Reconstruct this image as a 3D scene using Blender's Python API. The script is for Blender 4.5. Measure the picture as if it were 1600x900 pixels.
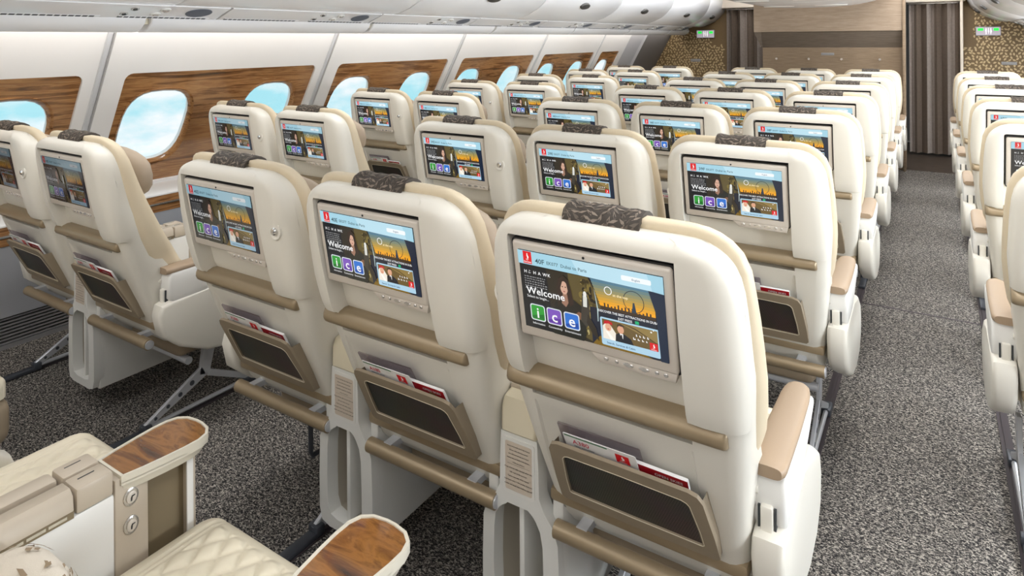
import bpy, bmesh, math, random
import numpy as np
from mathutils import Vector, Matrix

for o in list(bpy.data.objects):
    bpy.data.objects.remove(o, do_unlink=True)
SC = bpy.context.scene
COL = SC.collection
random.seed(7)
PI = math.pi

# ------------------------------------------------------------------ camera
YAW, ROLL, FPX, CYPX = math.radians(32.668), math.radians(-0.431), 1025.2, 62.2
TOP = 1.08
CAM_Z = TOP + 0.3141
cam_data = bpy.data.cameras.new('camera')
cam = bpy.data.objects.new('camera', cam_data)
COL.objects.link(cam)
cam_data.sensor_fit = 'HORIZONTAL'
cam_data.sensor_width = 36.0
cam_data.lens = 36.0 * FPX / 1600.0
cam_data.shift_x = 0.0
cam_data.shift_y = -(450 - CYPX) / 1600.0
cam_data.clip_start = 0.02
cam_data.clip_end = 200
_r = Vector((math.cos(YAW), math.sin(YAW), 0))
_f = Vector((-math.sin(YAW), math.cos(YAW), 0))
_u = _r.cross(_f)
r2 = _r * math.cos(ROLL) + _u * math.sin(ROLL)
u2 = _u * math.cos(ROLL) - _r * math.sin(ROLL)
M = Matrix((r2, u2, -_f)).transposed().to_4x4()
M.translation = Vector((0, 0, CAM_Z))
cam.matrix_world = M
SC.camera = cam

# ------------------------------------------------------------------ world
SC.view_settings.view_transform = 'Standard'
SC.view_settings.look = 'None'
SC.view_settings.exposure = 0.16
SC.view_settings.gamma = 1.0
SC.view_settings.use_curve_mapping = False
W = bpy.data.worlds.new('sky')
SC.world = W
W.use_nodes = True
nt = W.node_tree
nt.nodes.clear()
w_out = nt.nodes.new('ShaderNodeOutputWorld')
w_bg = nt.nodes.new('ShaderNodeBackground')
w_tc = nt.nodes.new('ShaderNodeTexCoord')
w_mp = nt.nodes.new('ShaderNodeMapping')
w_mp.inputs['Scale'].default_value = (1, 1, 2.2)
w_no = nt.nodes.new('ShaderNodeTexNoise')
w_no.inputs['Scale'].default_value = 9.0
w_no.inputs['Detail'].default_value = 7
w_no.inputs['Roughness'].default_value = 0.55
w_cr = nt.nodes.new('ShaderNodeValToRGB')
w_cr.color_ramp.elements[0].position = 0.40
w_cr.color_ramp.elements[0].color = (0.42, 0.80, 0.88, 1)
w_cr.color_ramp.elements[1].position = 0.60
w_cr.color_ramp.elements[1].color = (0.93, 0.97, 0.98, 1)
nt.links.new(w_tc.outputs['Generated'], w_mp.inputs['Vector'])
nt.links.new(w_mp.outputs['Vector'], w_no.inputs['Vector'])
nt.links.new(w_no.outputs['Fac'], w_cr.inputs['Fac'])
nt.links.new(w_cr.outputs['Color'], w_bg.inputs['Color'])
w_bg.inputs['Strength'].default_value = 1.0
nt.links.new(w_bg.outputs['Background'], w_out.inputs['Surface'])


def area(name, loc, sx, sy, power, rot=(0, 0, 0), color=(1, 1, 1)):
    l = bpy.data.lights.new(name, 'AREA')
    l.shape = 'RECTANGLE'
    l.size, l.size_y = sx, sy
    l.energy = power
    l.color = color
    o = bpy.data.objects.new(name, l)
    o.location = loc
    o.rotation_euler = rot
    COL.objects.link(o)
    return o


# the cabin's ceiling wash lights (above both aisles) and the cove lights behind the bin valances
area('ceiling_wash_light', (-1.96, 3.0, 2.16), 0.5, 11.5, 84, color=(1.0, 0.985, 0.965))
area('ceiling_wash_light', (-0.08, 3.0, 2.16), 0.5, 11.5, 92, color=(1.0, 0.985, 0.965))
area('cove_wall_light', (-3.085, 3.3, 1.515), 0.05, 11.5, 17, rot=(0, math.radians(20), 0), color=(1.0, 0.92, 0.84))
area('cove_wall_light', (1.025, 3.3, 1.515), 0.05, 11.5, 17, rot=(0, math.radians(-20), 0), color=(1.0, 0.92, 0.84))
area('rear_fill_light', (-1.0, -2.2, 1.9), 3.2, 0.5, 6, rot=(math.radians(55), 0, 0), color=(1.0, 0.98, 0.96))  # added soft fill behind the camera, brightens the seat backs
# added area lamps as daylight at the unseen right-hand windows, lifting the left bins
for k in range(11):
    area('window_fill_light', (1.50, 1.225 + 0.6813 * k, 0.94), 0.34, 0.30, 18, rot=(0, math.radians(97), 0), color=(0.93, 0.97, 1.0))


# ------------------------------------------------------------------ materials
MATS = {}


def nodes(name):
    m = bpy.data.materials.new(name)
    m.use_nodes = True
    t = m.node_tree
    return m, t, t.nodes['Principled BSDF']


def mat(name, col, rough=0.5, metal=0.0, bump=None, coat=0.0, var=None, spec=0.5):
    """bump=(scale, strength); var=(scale, amount) gentle colour mottling"""
    m, t, b = nodes(name)
    b.inputs['Base Color'].default_value = (*col, 1)
    b.inputs['Roughness'].default_value = rough
    b.inputs['Metallic'].default_value = metal
    b.inputs['Specular IOR Level'].default_value = spec
    b.inputs['Coat Weight'].default_value = coat
    tc = t.nodes.new('ShaderNodeTexCoord')
    if bump:
        n = t.nodes.new('ShaderNodeTexNoise')
        n.inputs['Scale'].default_value = bump[0]
        n.inputs['Detail'].default_value = 3
        bp = t.nodes.new('ShaderNodeBump')
        bp.inputs['Strength'].default_value = bump[1]
        bp.inputs['Distance'].default_value = 0.002
        t.links.new(tc.outputs['Object'], n.inputs['Vector'])
        t.links.new(n.outputs['Fac'], bp.inputs['Height'])
        t.links.new(bp.outputs['Normal'], b.inputs['Normal'])
    if var:
        n = t.nodes.new('ShaderNodeTexNoise')
        n.inputs['Scale'].default_value = var[0]
        n.inputs['Detail'].default_value = 4
        r = t.nodes.new('ShaderNodeValToRGB')
        k = var[1]
        r.color_ramp.elements[0].position = 0.3
        r.color_ramp.elements[1].position = 0.7
        r.color_ramp.elements[0].color = (*[c * (1 - k) for c in col], 1)
        r.color_ramp.elements[1].color = (*[min(1, c * (1 + k)) for c in col], 1)
        t.links.new(tc.outputs['Object'], n.inputs['Vector'])
        t.links.new(n.outputs['Fac'], r.inputs['Fac'])
        t.links.new(r.outputs['Color'], b.inputs['Base Color'])
    MATS[name] = m
    return m


mat('shell_plastic', (0.77, 0.745, 0.675), 0.34, bump=(900, 0.05), var=(3, 0.02))
mat('white_plastic', (0.80, 0.795, 0.77), 0.33, var=(3, 0.02))
mat('cream_leather', (0.68, 0.58, 0.42), 0.5, bump=(500, 0.15), var=(6, 0.03))
mat('quilt_leather', (0.75, 0.685, 0.54), 0.5, bump=(500, 0.15), var=(6, 0.03))
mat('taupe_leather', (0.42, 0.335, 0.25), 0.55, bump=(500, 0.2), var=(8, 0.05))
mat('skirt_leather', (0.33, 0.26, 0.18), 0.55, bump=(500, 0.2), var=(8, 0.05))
mat('bronze', (0.34, 0.265, 0.17), 0.36, metal=0.35, var=(4, 0.04))
mat('arm_pad', (0.36, 0.265, 0.18), 0.5, bump=(700, 0.1))
mat('console_tan', (0.52, 0.45, 0.36), 0.42, var=(5, 0.03))
mat('cap_cream', (0.70, 0.64, 0.49), 0.42)
mat('niche', (0.42, 0.38, 0.31), 0.5)
mat('rim_cream', (0.68, 0.64, 0.54), 0.35)
mat('console_body', (0.72, 0.72, 0.69), 0.4, var=(3, 0.02))
mat('console_dark', (0.21, 0.165, 0.10), 0.45)
mat('bezel', (0.64, 0.585, 0.52), 0.3)
mat('button_silver', (0.62, 0.60, 0.57), 0.25, metal=0.7)
mat('chrome', (0.75, 0.75, 0.76), 0.18, metal=1.0)
mat('aluminium', (0.60, 0.62, 0.66), 0.3, metal=0.35)
mat('steel_dark', (0.10, 0.11, 0.13), 0.35, metal=0.6)
mat('black_plastic', (0.012, 0.012, 0.014), 0.4)
mat('pocket_leather', (0.29, 0.235, 0.165), 0.6, bump=(500, 0.25), var=(10, 0.06))
mat('liner', (0.80, 0.79, 0.78), 0.42, var=(2, 0.015))
mat('liner_grey', (0.50, 0.50, 0.52), 0.42)
mat('rib_grey', (0.55, 0.56, 0.58), 0.4)
mat('door_grey', (0.21, 0.20, 0.20), 0.5)
mat('bin_white', (0.84, 0.85, 0.88), 0.25, var=(2, 0.012), coat=0.2)
mat('ceiling_white', (0.85, 0.84, 0.82), 0.5)
mat('header_cream', (0.78, 0.70, 0.60), 0.45)
mat('vent_dark', (0.04, 0.045, 0.05), 0.6)
mat('speaker_grey', (0.13, 0.15, 0.19), 0.7, bump=(900, 0.6))
mat('latch_grey', (0.05, 0.048, 0.045), 0.5)
mat('dado', (0.56, 0.58, 0.63), 0.5, var=(2, 0.02))
mat('grille_grey', (0.33, 0.33, 0.34), 0.4, metal=0.4)
mat('dark_floor', (0.055, 0.04, 0.03), 0.45, var=(12, 0.25))
mat('track_dark', (0.045, 0.035, 0.04), 0.6)
mat('plate_grey', (0.35, 0.35, 0.35), 0.4, metal=0.3)
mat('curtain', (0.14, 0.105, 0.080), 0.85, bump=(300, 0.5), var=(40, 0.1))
mat('curtain_stripe_highlight', (0.32, 0.275, 0.245), 0.85, bump=(300, 0.5), var=(40, 0.1))  # grey stripe, made paler to paint highlights on the folds
mat('leaf_ground', (0.19, 0.122, 0.052), 0.5, var=(60, 0.08))
mat('leaf_gold', (0.60, 0.46, 0.25), 0.4, metal=0.2)
mat('cushion_white', (0.74, 0.70, 0.63), 0.8, bump=(400, 0.4))
mat('page_white', (0.8, 0.8, 0.8), 0.5)


def fabric_mat(name, c1, c2, sx, sz):
    m, t, b = nodes(name)
    tc = t.nodes.new('ShaderNodeTexCoord')
    mp = t.nodes.new('ShaderNodeMapping')
    mp.inputs['Scale'].default_value = (sx, sx, sz)
    n = t.nodes.new('ShaderNodeTexNoise')
    n.inputs['Scale'].default_value = 1
    n.inputs['Detail'].default_value = 5
    n.inputs['Roughness'].default_value = 0.7
    r = t.nodes.new('ShaderNodeValToRGB')
    r.color_ramp.elements[0].position = 0.32
    r.color_ramp.elements[1].position = 0.68
    r.color_ramp.elements[0].color = (*c1, 1)
    r.color_ramp.elements[1].color = (*c2, 1)
    t.links.new(tc.outputs['Object'], mp.inputs['Vector'])
    t.links.new(mp.outputs['Vector'], n.inputs['Vector'])
    t.links.new(n.outputs['Fac'], r.inputs['Fac'])
    t.links.new(r.outputs['Color'], b.inputs['Base Color'])
    b.inputs['Roughness'].default_value = 0.75
    MATS[name] = m


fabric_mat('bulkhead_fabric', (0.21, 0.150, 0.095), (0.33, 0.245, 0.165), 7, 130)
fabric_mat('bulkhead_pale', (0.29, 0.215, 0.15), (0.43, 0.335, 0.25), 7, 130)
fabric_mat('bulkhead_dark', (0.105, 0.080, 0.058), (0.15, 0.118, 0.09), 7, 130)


def wood_mat(name, cols, along, stretch, scale, rough=0.22, coat=0.6):
    """along: axis index of the grain"""
    m, t, b = nodes(name)
    tc = t.nodes.new('ShaderNodeTexCoord')
    mp = t.nodes.new('ShaderNodeMapping')
    s = [scale] * 3
    s[along] = scale / stretch
    mp.inputs['Scale'].default_value = s
    n1 = t.nodes.new('ShaderNodeTexNoise')
    n1.inputs['Scale'].default_value = 1
    n1.inputs['Detail'].default_value = 6
    n1.inputs['Roughness'].default_value = 0.62
    n1.inputs['Distortion'].default_value = 0.7
    r = t.nodes.new('ShaderNodeValToRGB')
    cr = r.color_ramp
    pos = [0.28, 0.43, 0.52, 0.62, 0.75]
    cr.elements[0].position = pos[0]
    cr.elements[0].color = (*cols[0], 1)
    cr.elements[1].position = pos[-1]
    cr.elements[1].color = (*cols[-1], 1)
    for p, c in zip(pos[1:-1], cols[1:-1]):
        e = cr.elements.new(p)
        e.color = (*c, 1)
    n2 = t.nodes.new('ShaderNodeTexNoise')
    n2.inputs['Scale'].default_value = 3.2
    n2.inputs['Detail'].default_value = 3
    mx = t.nodes.new('ShaderNodeMix')
    mx.data_type = 'RGBA'
    mx.blend_type = 'MULTIPLY'
    mx.inputs['Factor'].default_value = 0.55
    t.links.new(tc.outputs['Object'], mp.inputs['Vector'])
    t.links.new(mp.outputs['Vector'], n1.inputs['Vector'])
    t.links.new(mp.outputs['Vector'], n2.inputs['Vector'])
    t.links.new(n1.outputs['Fac'], r.inputs['Fac'])
    t.links.new(r.outputs['Color'], mx.inputs[6])
    t.links.new(n2.outputs['Color'], mx.inputs[7])
    hs = t.nodes.new('ShaderNodeHueSaturation')
    hs.inputs['Value'].default_value = 1.35
    t.links.new(mx.outputs[2], hs.inputs['Color'])
    t.links.new(r.outputs['Color'], b.inputs['Base Color'])
    b.inputs['Roughness'].default_value = rough
    b.inputs['Coat Weight'].default_value = coat
    b.inputs['Coat Roughness'].default_value = 0.08
    MATS[name] = m


wood_mat('wall_wood', [(0.05, 0.018, 0.006), (0.21, 0.09, 0.030), (0.42, 0.21, 0.080), (0.26, 0.115, 0.04), (0.60, 0.35, 0.16)], 1, 16, 34)
wood_mat('table_wood', [(0.035, 0.012, 0.004), (0.15, 0.055, 0.012), (0.30, 0.125, 0.028), (0.20, 0.075, 0.016), (0.42, 0.20, 0.055)], 0, 3.5, 24, rough=0.15)

# carpet: dark loop pile with pale flecks
m, t, b = nodes('carpet')
tc = t.nodes.new('ShaderNodeTexCoord')
mp = t.nodes.new('ShaderNodeMapping')
mp.inputs['Scale'].default_value = (125, 200, 1)
mp.inputs['Rotation'].default_value = (0, 0, 0.5)
n = t.nodes.new('ShaderNodeTexNoise')
n.inputs['Scale'].default_value = 1
n.inputs['Detail'].default_value = 2.5
n.inputs['Roughness'].default_value = 0.6
n.inputs['Distortion'].default_value = 1.2
r = t.nodes.new('ShaderNodeValToRGB')
r.color_ramp.elements[0].position = 0.42
r.color_ramp.elements[0].color = (0.020, 0.020, 0.022, 1)
r.color_ramp.elements[1].position = 0.62
r.color_ramp.elements[1].color = (0.50, 0.46, 0.41, 1)
e = r.color_ramp.elements.new(0.52)
e.color = (0.115, 0.107, 0.10, 1)
bp = t.nodes.new('ShaderNodeBump')
bp.inputs['Strength'].default_value = 0.9
bp.inputs['Distance'].default_value = 0.004
t.links.new(tc.outputs['Object'], mp.inputs['Vector'])
t.links.new(mp.outputs['Vector'], n.inputs['Vector'])
t.links.new(n.outputs['Fac'], r.inputs['Fac'])
t.links.new(r.outputs['Color'], b.inputs['Base Color'])
t.links.new(n.outputs['Fac'], bp.inputs['Height'])
t.links.new(bp.outputs['Normal'], b.inputs['Normal'])
b.inputs['Roughness'].default_value = 0.95
b.inputs['Specular IOR Level'].default_value = 0.1
MATS['carpet'] = m

# pocket net: fine dark mesh
m, t, b = nodes('pocket_net')
tc = t.nodes.new('ShaderNodeTexCoord')
ck = t.nodes.new('ShaderNodeTexChecker')
ck.inputs['Scale'].default_value = 420
ck.inputs['Color1'].default_value = (0.025, 0.02, 0.017, 1)
ck.inputs['Color2'].default_value = (0.10, 0.085, 0.07, 1)
n = t.nodes.new('ShaderNodeTexNoise')
n.inputs['Scale'].default_value = 14
mx = t.nodes.new('ShaderNodeMix')
mx.data_type = 'RGBA'
mx.blend_type = 'MULTIPLY'
mx.inputs['Factor'].default_value = 0.6
t.links.new(tc.outputs['Object'], ck.inputs['Vector'])
t.links.new(tc.outputs['Object'], n.inputs['Vector'])
t.links.new(ck.outputs['Color'], mx.inputs[6])
t.links.new(n.outputs['Color'], mx.inputs[7])
t.links.new(mx.outputs[2], b.inputs['Base Color'])
b.inputs['Roughness'].default_value = 0.5
MATS['pocket_net'] = m

# printed matter: colour taken from the picture drawn into the mesh
m, t, b = nodes('printed')
at = t.nodes.new('ShaderNodeAttribute')
at.attribute_name = 'Col'
t.links.new(at.outputs['Color'], b.inputs['Base Color'])
b.inputs['Roughness'].default_value = 0.4
MATS['printed'] = m

# lit display: emits the picture it shows, with a per-screen brightness
m, t, b = nodes('display')
at = t.nodes.new('ShaderNodeAttribute')
at.attribute_name = 'Col'
ab = t.nodes.new('ShaderNodeAttribute')
ab.attribute_type = 'OBJECT'
ab.attribute_name = 'brightness'
t.links.new(at.outputs['Color'], b.inputs['Emission Color'])
t.links.new(ab.outputs['Fac'], b.inputs['Emission Strength'])
b.inputs['Base Color'].default_value = (0.012, 0.013, 0.015, 1)
b.inputs['Roughness'].default_value = 0.16
b.inputs['Specular IOR Level'].default_value = 0.5
MATS['display'] = m

m, t, b = nodes('lit_sign')
at = t.nodes.new('ShaderNodeAttribute')
at.attribute_name = 'Col'
t.links.new(at.outputs['Color'], b.inputs['Base Color'])
t.links.new(at.outputs['Color'], b.inputs['Emission Color'])
b.inputs['Emission Strength'].default_value = 0.8
MATS['lit_sign'] = m

# clear film and window glass
def clear_mat(name, col, fac):
    m = bpy.data.materials.new(name)
    m.use_nodes = True
    t = m.node_tree
    t.nodes.clear()
    o = t.nodes.new('ShaderNodeOutputMaterial')
    tr = t.nodes.new('ShaderNodeBsdfTransparent')
    gl = t.nodes.new('ShaderNodeBsdfGlossy')
    gl.inputs['Roughness'].default_value = 0.05
    tr.inputs['Color'].default_value = (*col, 1)
    mx = t.nodes.new('ShaderNodeMixShader')
    mx.inputs['Fac'].default_value = fac
    t.links.new(tr.outputs[0], mx.inputs[1])
    t.links.new(gl.outputs[0], mx.inputs[2])
    t.links.new(mx.outputs[0], o.inputs['Surface'])
    MATS[name] = m


clear_mat('window_glass', (0.98, 0.99, 1.0), 0.04)
clear_mat('clear_film', (0.74, 0.70, 0.74), 0.14)

# headrest strip and throw pillow: angular leaf print
mat('strip_dark', (0.048, 0.038, 0.030), 0.6, bump=(400, 0.3))
mat('strip_mid', (0.12, 0.097, 0.075), 0.6)
mat('strip_light', (0.235, 0.19, 0.15), 0.55)
mat('pillow_base', (0.72, 0.66, 0.57), 0.85, bump=(500, 0.4))
mat('pillow_leaf', (0.30, 0.225, 0.145), 0.8)


# ------------------------------------------------------------------ mesh kit
class MB:
    def __init__(self):
        self.v, self.f, self.m, self.c = [], [], [], []

    def add(self, verts, faces, mi=0, col=(1, 1, 1)):
        o = len(self.v)
        self.v += [tuple(p) for p in verts]
        for f in faces:
            self.f.append(tuple(i + o for i in f))
            self.m.append(mi)
            self.c.append(col)
        return self

    def xf(self, fn):
        self.v = [tuple(fn(*p)) for p in self.v]
        return self

    def mesh(self, name, mats, angle=38, color=False):
        me = bpy.data.meshes.new(name)
        me.from_pydata(self.v, [], self.f)
        for k in (mats if isinstance(mats, (list, tuple)) else [mats]):
            me.materials.append(MATS[k])
        me.polygons.foreach_set('material_index', self.m)
        me.polygons.foreach_set('use_smooth', [True] * len(self.f))
        me.update()
        if color:
            at = me.color_attributes.new('Col', 'FLOAT_COLOR', 'CORNER')
            buf = []
            for p, c in zip(me.polygons, self.c):
                buf += [c[0], c[1], c[2], 1.0] * p.loop_total
            at.data.foreach_set('color', buf)
        else:
            bm = bmesh.new()
            bm.from_mesh(me)
            bmesh.ops.recalc_face_normals(bm, faces=bm.faces)
            bm.to_mesh(me)
            bm.free()
        me.set_sharp_from_angle(angle=math.radians(angle))
        return me

    def build(self, name, mats, parent=None, angle=38, color=False):
        o = bpy.data.objects.new(name, self.mesh(name, mats, angle, color))
        COL.objects.link(o)
        if parent is not None:
            o.parent = parent
        return o


def from_bm(bm):
    bm.verts.ensure_lookup_table()
    bm.verts.index_update()
    vs = [tuple(v.co) for v in bm.verts]
    fs = [tuple(v.index for v in f.verts) for f in bm.faces]
    bm.free()
    return vs, fs


def rbox(x0, x1, y0, y1, z0, z1, r=0.0, seg=2):
    bm = bmesh.new()
    bmesh.ops.create_cube(bm, size=1)
    for v in bm.verts:
        v.co = Vector(((x0 + x1) / 2 + v.co.x * (x1 - x0), (y0 + y1) / 2 + v.co.y * (y1 - y0), (z0 + z1) / 2 + v.co.z * (z1 - z0)))
    if r > 0:
        r = min(r, 0.49 * min(x1 - x0, y1 - y0, z1 - z0))
        bmesh.ops.bevel(bm, geom=bm.edges[:], offset=r, segments=seg, profile=0.5, affect='EDGES')
    return from_bm(bm)


def prism(poly, plane, a, b, r=0.0, seg=2):
    """poly in plane 'yz','xz','xy' swept along the third axis from a to b; r rounds the rim edges"""
    bm = bmesh.new()

    def P(p, h):
        return {'yz': (h, p[0], p[1]), 'xz': (p[0], h, p[1]), 'xy': (p[0], p[1], h)}[plane]
    lo = [bm.verts.new(P(p, a)) for p in poly]
    hi = [bm.verts.new(P(p, b)) for p in poly]
    n = len(poly)
    f1 = bm.faces.new(lo)
    f2 = bm.faces.new(hi[::-1])
    for i in range(n):
        bm.faces.new((lo[i], lo[(i + 1) % n], hi[(i + 1) % n], hi[i]))
    if r > 0:
        es = list(f1.edges) + list(f2.edges)
        bmesh.ops.bevel(bm, geom=es, offset=r, segments=seg, profile=0.5, affect='EDGES')
    return from_bm(bm)


def ring_prism(outer, inner, plane, a, b):
    n = len(outer)

    def P(p, h):
        return {'yz': (h, p[0], p[1]), 'xz': (p[0], h, p[1]), 'xy': (p[0], p[1], h)}[plane]
    vs = [P(p, a) for p in outer] + [P(p, a) for p in inner] + [P(p, b) for p in outer] + [P(p, b) for p in inner]
    fs = []
    for i in range(n):
        j = (i + 1) % n
        fs += [(i, j, n + j, n + i), (2 * n + i, 3 * n + i, 3 * n + j, 2 * n + j), (i, 2 * n + i, 2 * n + j, j), (n + i, n + j, 3 * n + j, 3 * n + i)]
    return vs, fs


def loft(rings, cap=True, closed=True):
    vs, fs = [], []
    n = len(rings[0])
    for r in rings:
        vs += [tuple(p) for p in r]
    for k in range(len(rings) - 1):
        for i in range(n if closed else n - 1):
            j = (i + 1) % n
            fs.append((k * n + i, k * n + j, (k + 1) * n + j, (k + 1) * n + i))
    if cap:
        fs.append(tuple(range(n))[::-1])
        fs.append(tuple((len(rings) - 1) * n + i for i in range(n)))
    return vs, fs


def tube(path, r, n=10):
    pts = [Vector(p) for p in path]
    rings = []
    for i, p in enumerate(pts):
        d = (pts[min(i + 1, len(pts) - 1)] - pts[max(i - 1, 0)]).normalized()
        a = Vector((0, 0, 1)) if abs(d.z) < 0.9 else Vector((0, 1, 0))
        s = d.cross(a).normalized()
        q = s.cross(d)
        rings.append([p + s * (r * math.cos(2 * PI * k / n)) + q * (r * math.sin(2 * PI * k / n)) for k in range(n)])
    return loft(rings)


def rrect(cx, cy, w, h, r, k=4):
    pts = []
    for sx, sy, a0 in ((1, 1, 0), (-1, 1, 90), (-1, -1, 180), (1, -1, 270)):
        for i in range(k + 1):
            a = math.radians(a0 + 90 * i / k)
            pts.append((cx + sx * (w / 2 - r) + r * math.cos(a), cy + sy * (h / 2 - r) + r * math.sin(a)))
    return pts


def ellipse(cx, cy, a, b, n=20, rot=0.0, p=2.0):
    out = []
    for i in range(n):
        t = 2 * PI * i / n
        c, s = math.cos(t), math.sin(t)
        x = a * math.copysign(abs(c) ** (2 / p), c)
        y = b * math.copysign(abs(s) ** (2 / p), s)
        out.append((cx + x * math.cos(rot) - y * math.sin(rot), cy + x * math.sin(rot) + y * math.cos(rot)))
    return out


def lerp_tab(x, tab):
    return float(np.interp(x, [p[0] for p in tab], [p[1] for p in tab]))


def thing(name, label, cat, loc=(0, 0, 0), group=None):
    o = bpy.data.objects.new(name, None)
    o.empty_display_size = 0.1
    COL.objects.link(o)
    o.location = loc
    o['label'] = label
    o['category'] = cat
    if group:
        o['group'] = group
    return o


def tag(o, label, cat, group=None):
    o['label'] = label
    o['category'] = cat
    if group:
        o['group'] = group
    return o


def struct(o, label=None):
    o['kind'] = 'structure'
    if label:
        o['label'] = label
    return o


def copy_tree(o, parent=None, loc=None, skip=()):
    c = o.copy()
    COL.objects.link(c)
    if parent is not None:
        c.parent = parent
    if loc is not None:
        c.location = loc
    for ch in list(KIDS.get(o.name, [])):
        if ch.get('slot') in skip:
            continue
        copy_tree(ch, c, None, skip)
    return c


KIDS = {}


def kids_index():
    KIDS.clear()
    for o in bpy.data.objects:
        if o.parent:
            KIDS.setdefault(o.parent.name, []).append(o)


_text_cache = {}


def text2d(s, size, align='LEFT', res=2):
    """filled lettering as flat 2D polygons"""
    key = (s, size, align, res)
    if key in _text_cache:
        return _text_cache[key]
    cu = bpy.data.curves.new('lettering', 'FONT')
    cu.body = s
    cu.size = size
    cu.align_x = align
    cu.resolution_u = res
    cu.offset = 0.012 * size
    o = bpy.data.objects.new('lettering', cu)
    COL.objects.link(o)
    dg = bpy.context.evaluated_depsgraph_get()
    me = o.evaluated_get(dg).to_mesh()
    vs = [(v.co.x, v.co.y) for v in me.vertices]
    fs = [tuple(p.vertices) for p in me.polygons]
    o.evaluated_get(dg).to_mesh_clear()
    bpy.data.objects.remove(o, do_unlink=True)
    bpy.data.curves.remove(cu)
    _text_cache[key] = (vs, fs)
    return vs, fs


def sRGB(r, g, b):
    def f(c):
        c /= 255.0
        return c / 12.92 if c <= 0.04045 else ((c + 0.055) / 1.055) ** 2.4
    return (f(r), f(g), f(b))


class Pic:
    """flat artwork: layered coloured polygons in a w x h rectangle, origin at the lower left"""

    def __init__(self, w, h, step=0.00003):
        self.w, self.h, self.step, self.z, self.mb = w, h, step, 0.0, MB()

    def poly(self, pts, col, up=True):
        if up:
            self.z += self.step
        pts = [(min(max(x, 0), 1) * self.w, min(max(y, 0), 1) * self.h) for x, y in pts]
        self.mb.add([(x, y, self.z) for x, y in pts], [tuple(range(len(pts)))], 0, col)

    def rect(self, x0, y0, x1, y1, col, up=True):
        self.poly([(x0, y0), (x1, y0), (x1, y1), (x0, y1)], col, up)

    def ell(self, cx, cy, a, b, col, n=18, up=True, rot=0.0):
        self.poly(ellipse(cx, cy, a, b, n, rot), col, up)

    def rr(self, x0, y0, x1, y1, r, col, up=True):
        a = self.w / self.h
        pts = [(px, py * a) for px, py in rrect((x0 + x1) / 2, (y0 + y1) / 2 / a, x1 - x0, (y1 - y0) / a, r)]
        self.poly(pts, col, up)

    def ring(self, cx, cy, a, b, t, col, n=28):
        self.z += self.step
        o = ellipse(cx, cy, a, b, n)
        i = ellipse(cx, cy, a - t, b - t * self.w / self.h, n)
        vs = [(x * self.w, y * self.h, self.z) for x, y in o + i]
        self.mb.add(vs, [(k, (k + 1) % n, n + (k + 1) % n, n + k) for k in range(n)], 0, col)

    def text(self, s, x, y, size, col, align='LEFT', up=True, sx=1.0):
        if up:
            self.z += self.step
        vs, fs = text2d(s, size * self.h, align)
        self.mb.add([(x * self.w + a * sx, y * self.h + b, self.z) for a, b in vs], fs, 0, col)

    def scribble(self, x0, x1, y, hgt, col, seed=0, words=4):
        """a line of script-like strokes too small to read"""
        rng = random.Random(seed)
        x = x0
        self.z += self.step
        while x < x1 - 0.01:
            L = min(rng.uniform(0.05, 0.12) * (x1 - x0) * 4 / words, x1 - x)
            self.rect(x, y, x + L, y + hgt * 0.35, col, up=False)
            q = x
            while q < x + L:
                self.rect(q, y, min(q + hgt * 0.18, x + L), y + hgt * rng.uniform(0.5, 1.0), col, up=False)
                q += hgt * rng.uniform(0.35, 0.8)
            x += L + hgt * 0.5


def place(mb, origin, ex, ey):
    """map the flat artwork onto a plane: origin, x and y unit vectors"""
    o, ex, ey = Vector(origin), Vector(ex).normalized(), Vector(ey).normalized()
    ez = ex.cross(ey)
    return mb.xf(lambda x, y, z: o + ex * x + ey * y + ez * z)


RED, WHITE = sRGB(215, 20, 30), (0.9, 0.9, 0.9)


def emblem(p, x0, y0, x1, y1):
    """red square with a white calligraphic mark and a word bar below"""
    p.rect(x0, y0, x1, y1, RED)
    w, h = x1 - x0, y1 - y0
    X = lambda a: x0 + a * w
    Y = lambda b: y0 + b * h
    p.poly([(X(.46), Y(.82)), (X(.54), Y(.86)), (X(.56), Y(.70)), (X(.66), Y(.56)), (X(.62), Y(.42)), (X(.44), Y(.36)), (X(.50), Y(.48)), (X(.44), Y(.62))], WHITE)
    p.poly([(X(.30), Y(.40)), (X(.50), Y(.30)), (X(.72), Y(.40)), (X(.60), Y(.32)), (X(.48), Y(.26)), (X(.36), Y(.32))], WHITE, up=False)
    p.text('Emirates', X(.5), Y(.08), 0.19 * h, WHITE, 'CENTER')


# ------------------------------------------------------------------ structure
YB, YE = -2.6, 9.2          # cabin ends
CX = -1.03                  # mirror axis of the cabin


def mx(x):
    return 2 * CX - x


fl = MB()
fl.add(*rbox(-3.62, mx(-3.62), YB, 8.02, -0.06, 0.0))
struct(fl.build('floor', 'carpet'))
fl = MB()
fl.add(*rbox(-3.62, mx(-3.62), 8.02, 10.2, -0.06, -0.001))
struct(fl.build('floor', 'dark_floor'), 'dark brown galley floor beyond the carpet')
tr = MB()
for y in (3.885,):
    tr.add(*rbox(-3.5, mx(-3.5), y - 0.007, y + 0.007, 0.0, 0.0015))
struct(tr.build('trim_1', 'track_dark'))
for k, x in enumerate((-3.24, -2.37, -1.47, -0.62, -0.34, 0.205)):
    tr = MB()
    tr.add(*rbox(x - 0.017, x + 0.017, YB, 8.0, 0.0, 0.003))
    tr.add(*rbox(x - 0.005, x + 0.005, YB, 8.0, 0.003, 0.005))
    struct(tr.build('trim_%d' % (k + 2), 'track_dark'), 'dark seat track cover set in the carpet')
ce = MB()
ce.add(*rbox(-3.7, mx(-3.7), YB, 10.2, 2.2, 2.26))
struct(ce.build('ceiling', 'ceiling_white'))
bk = MB()
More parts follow.
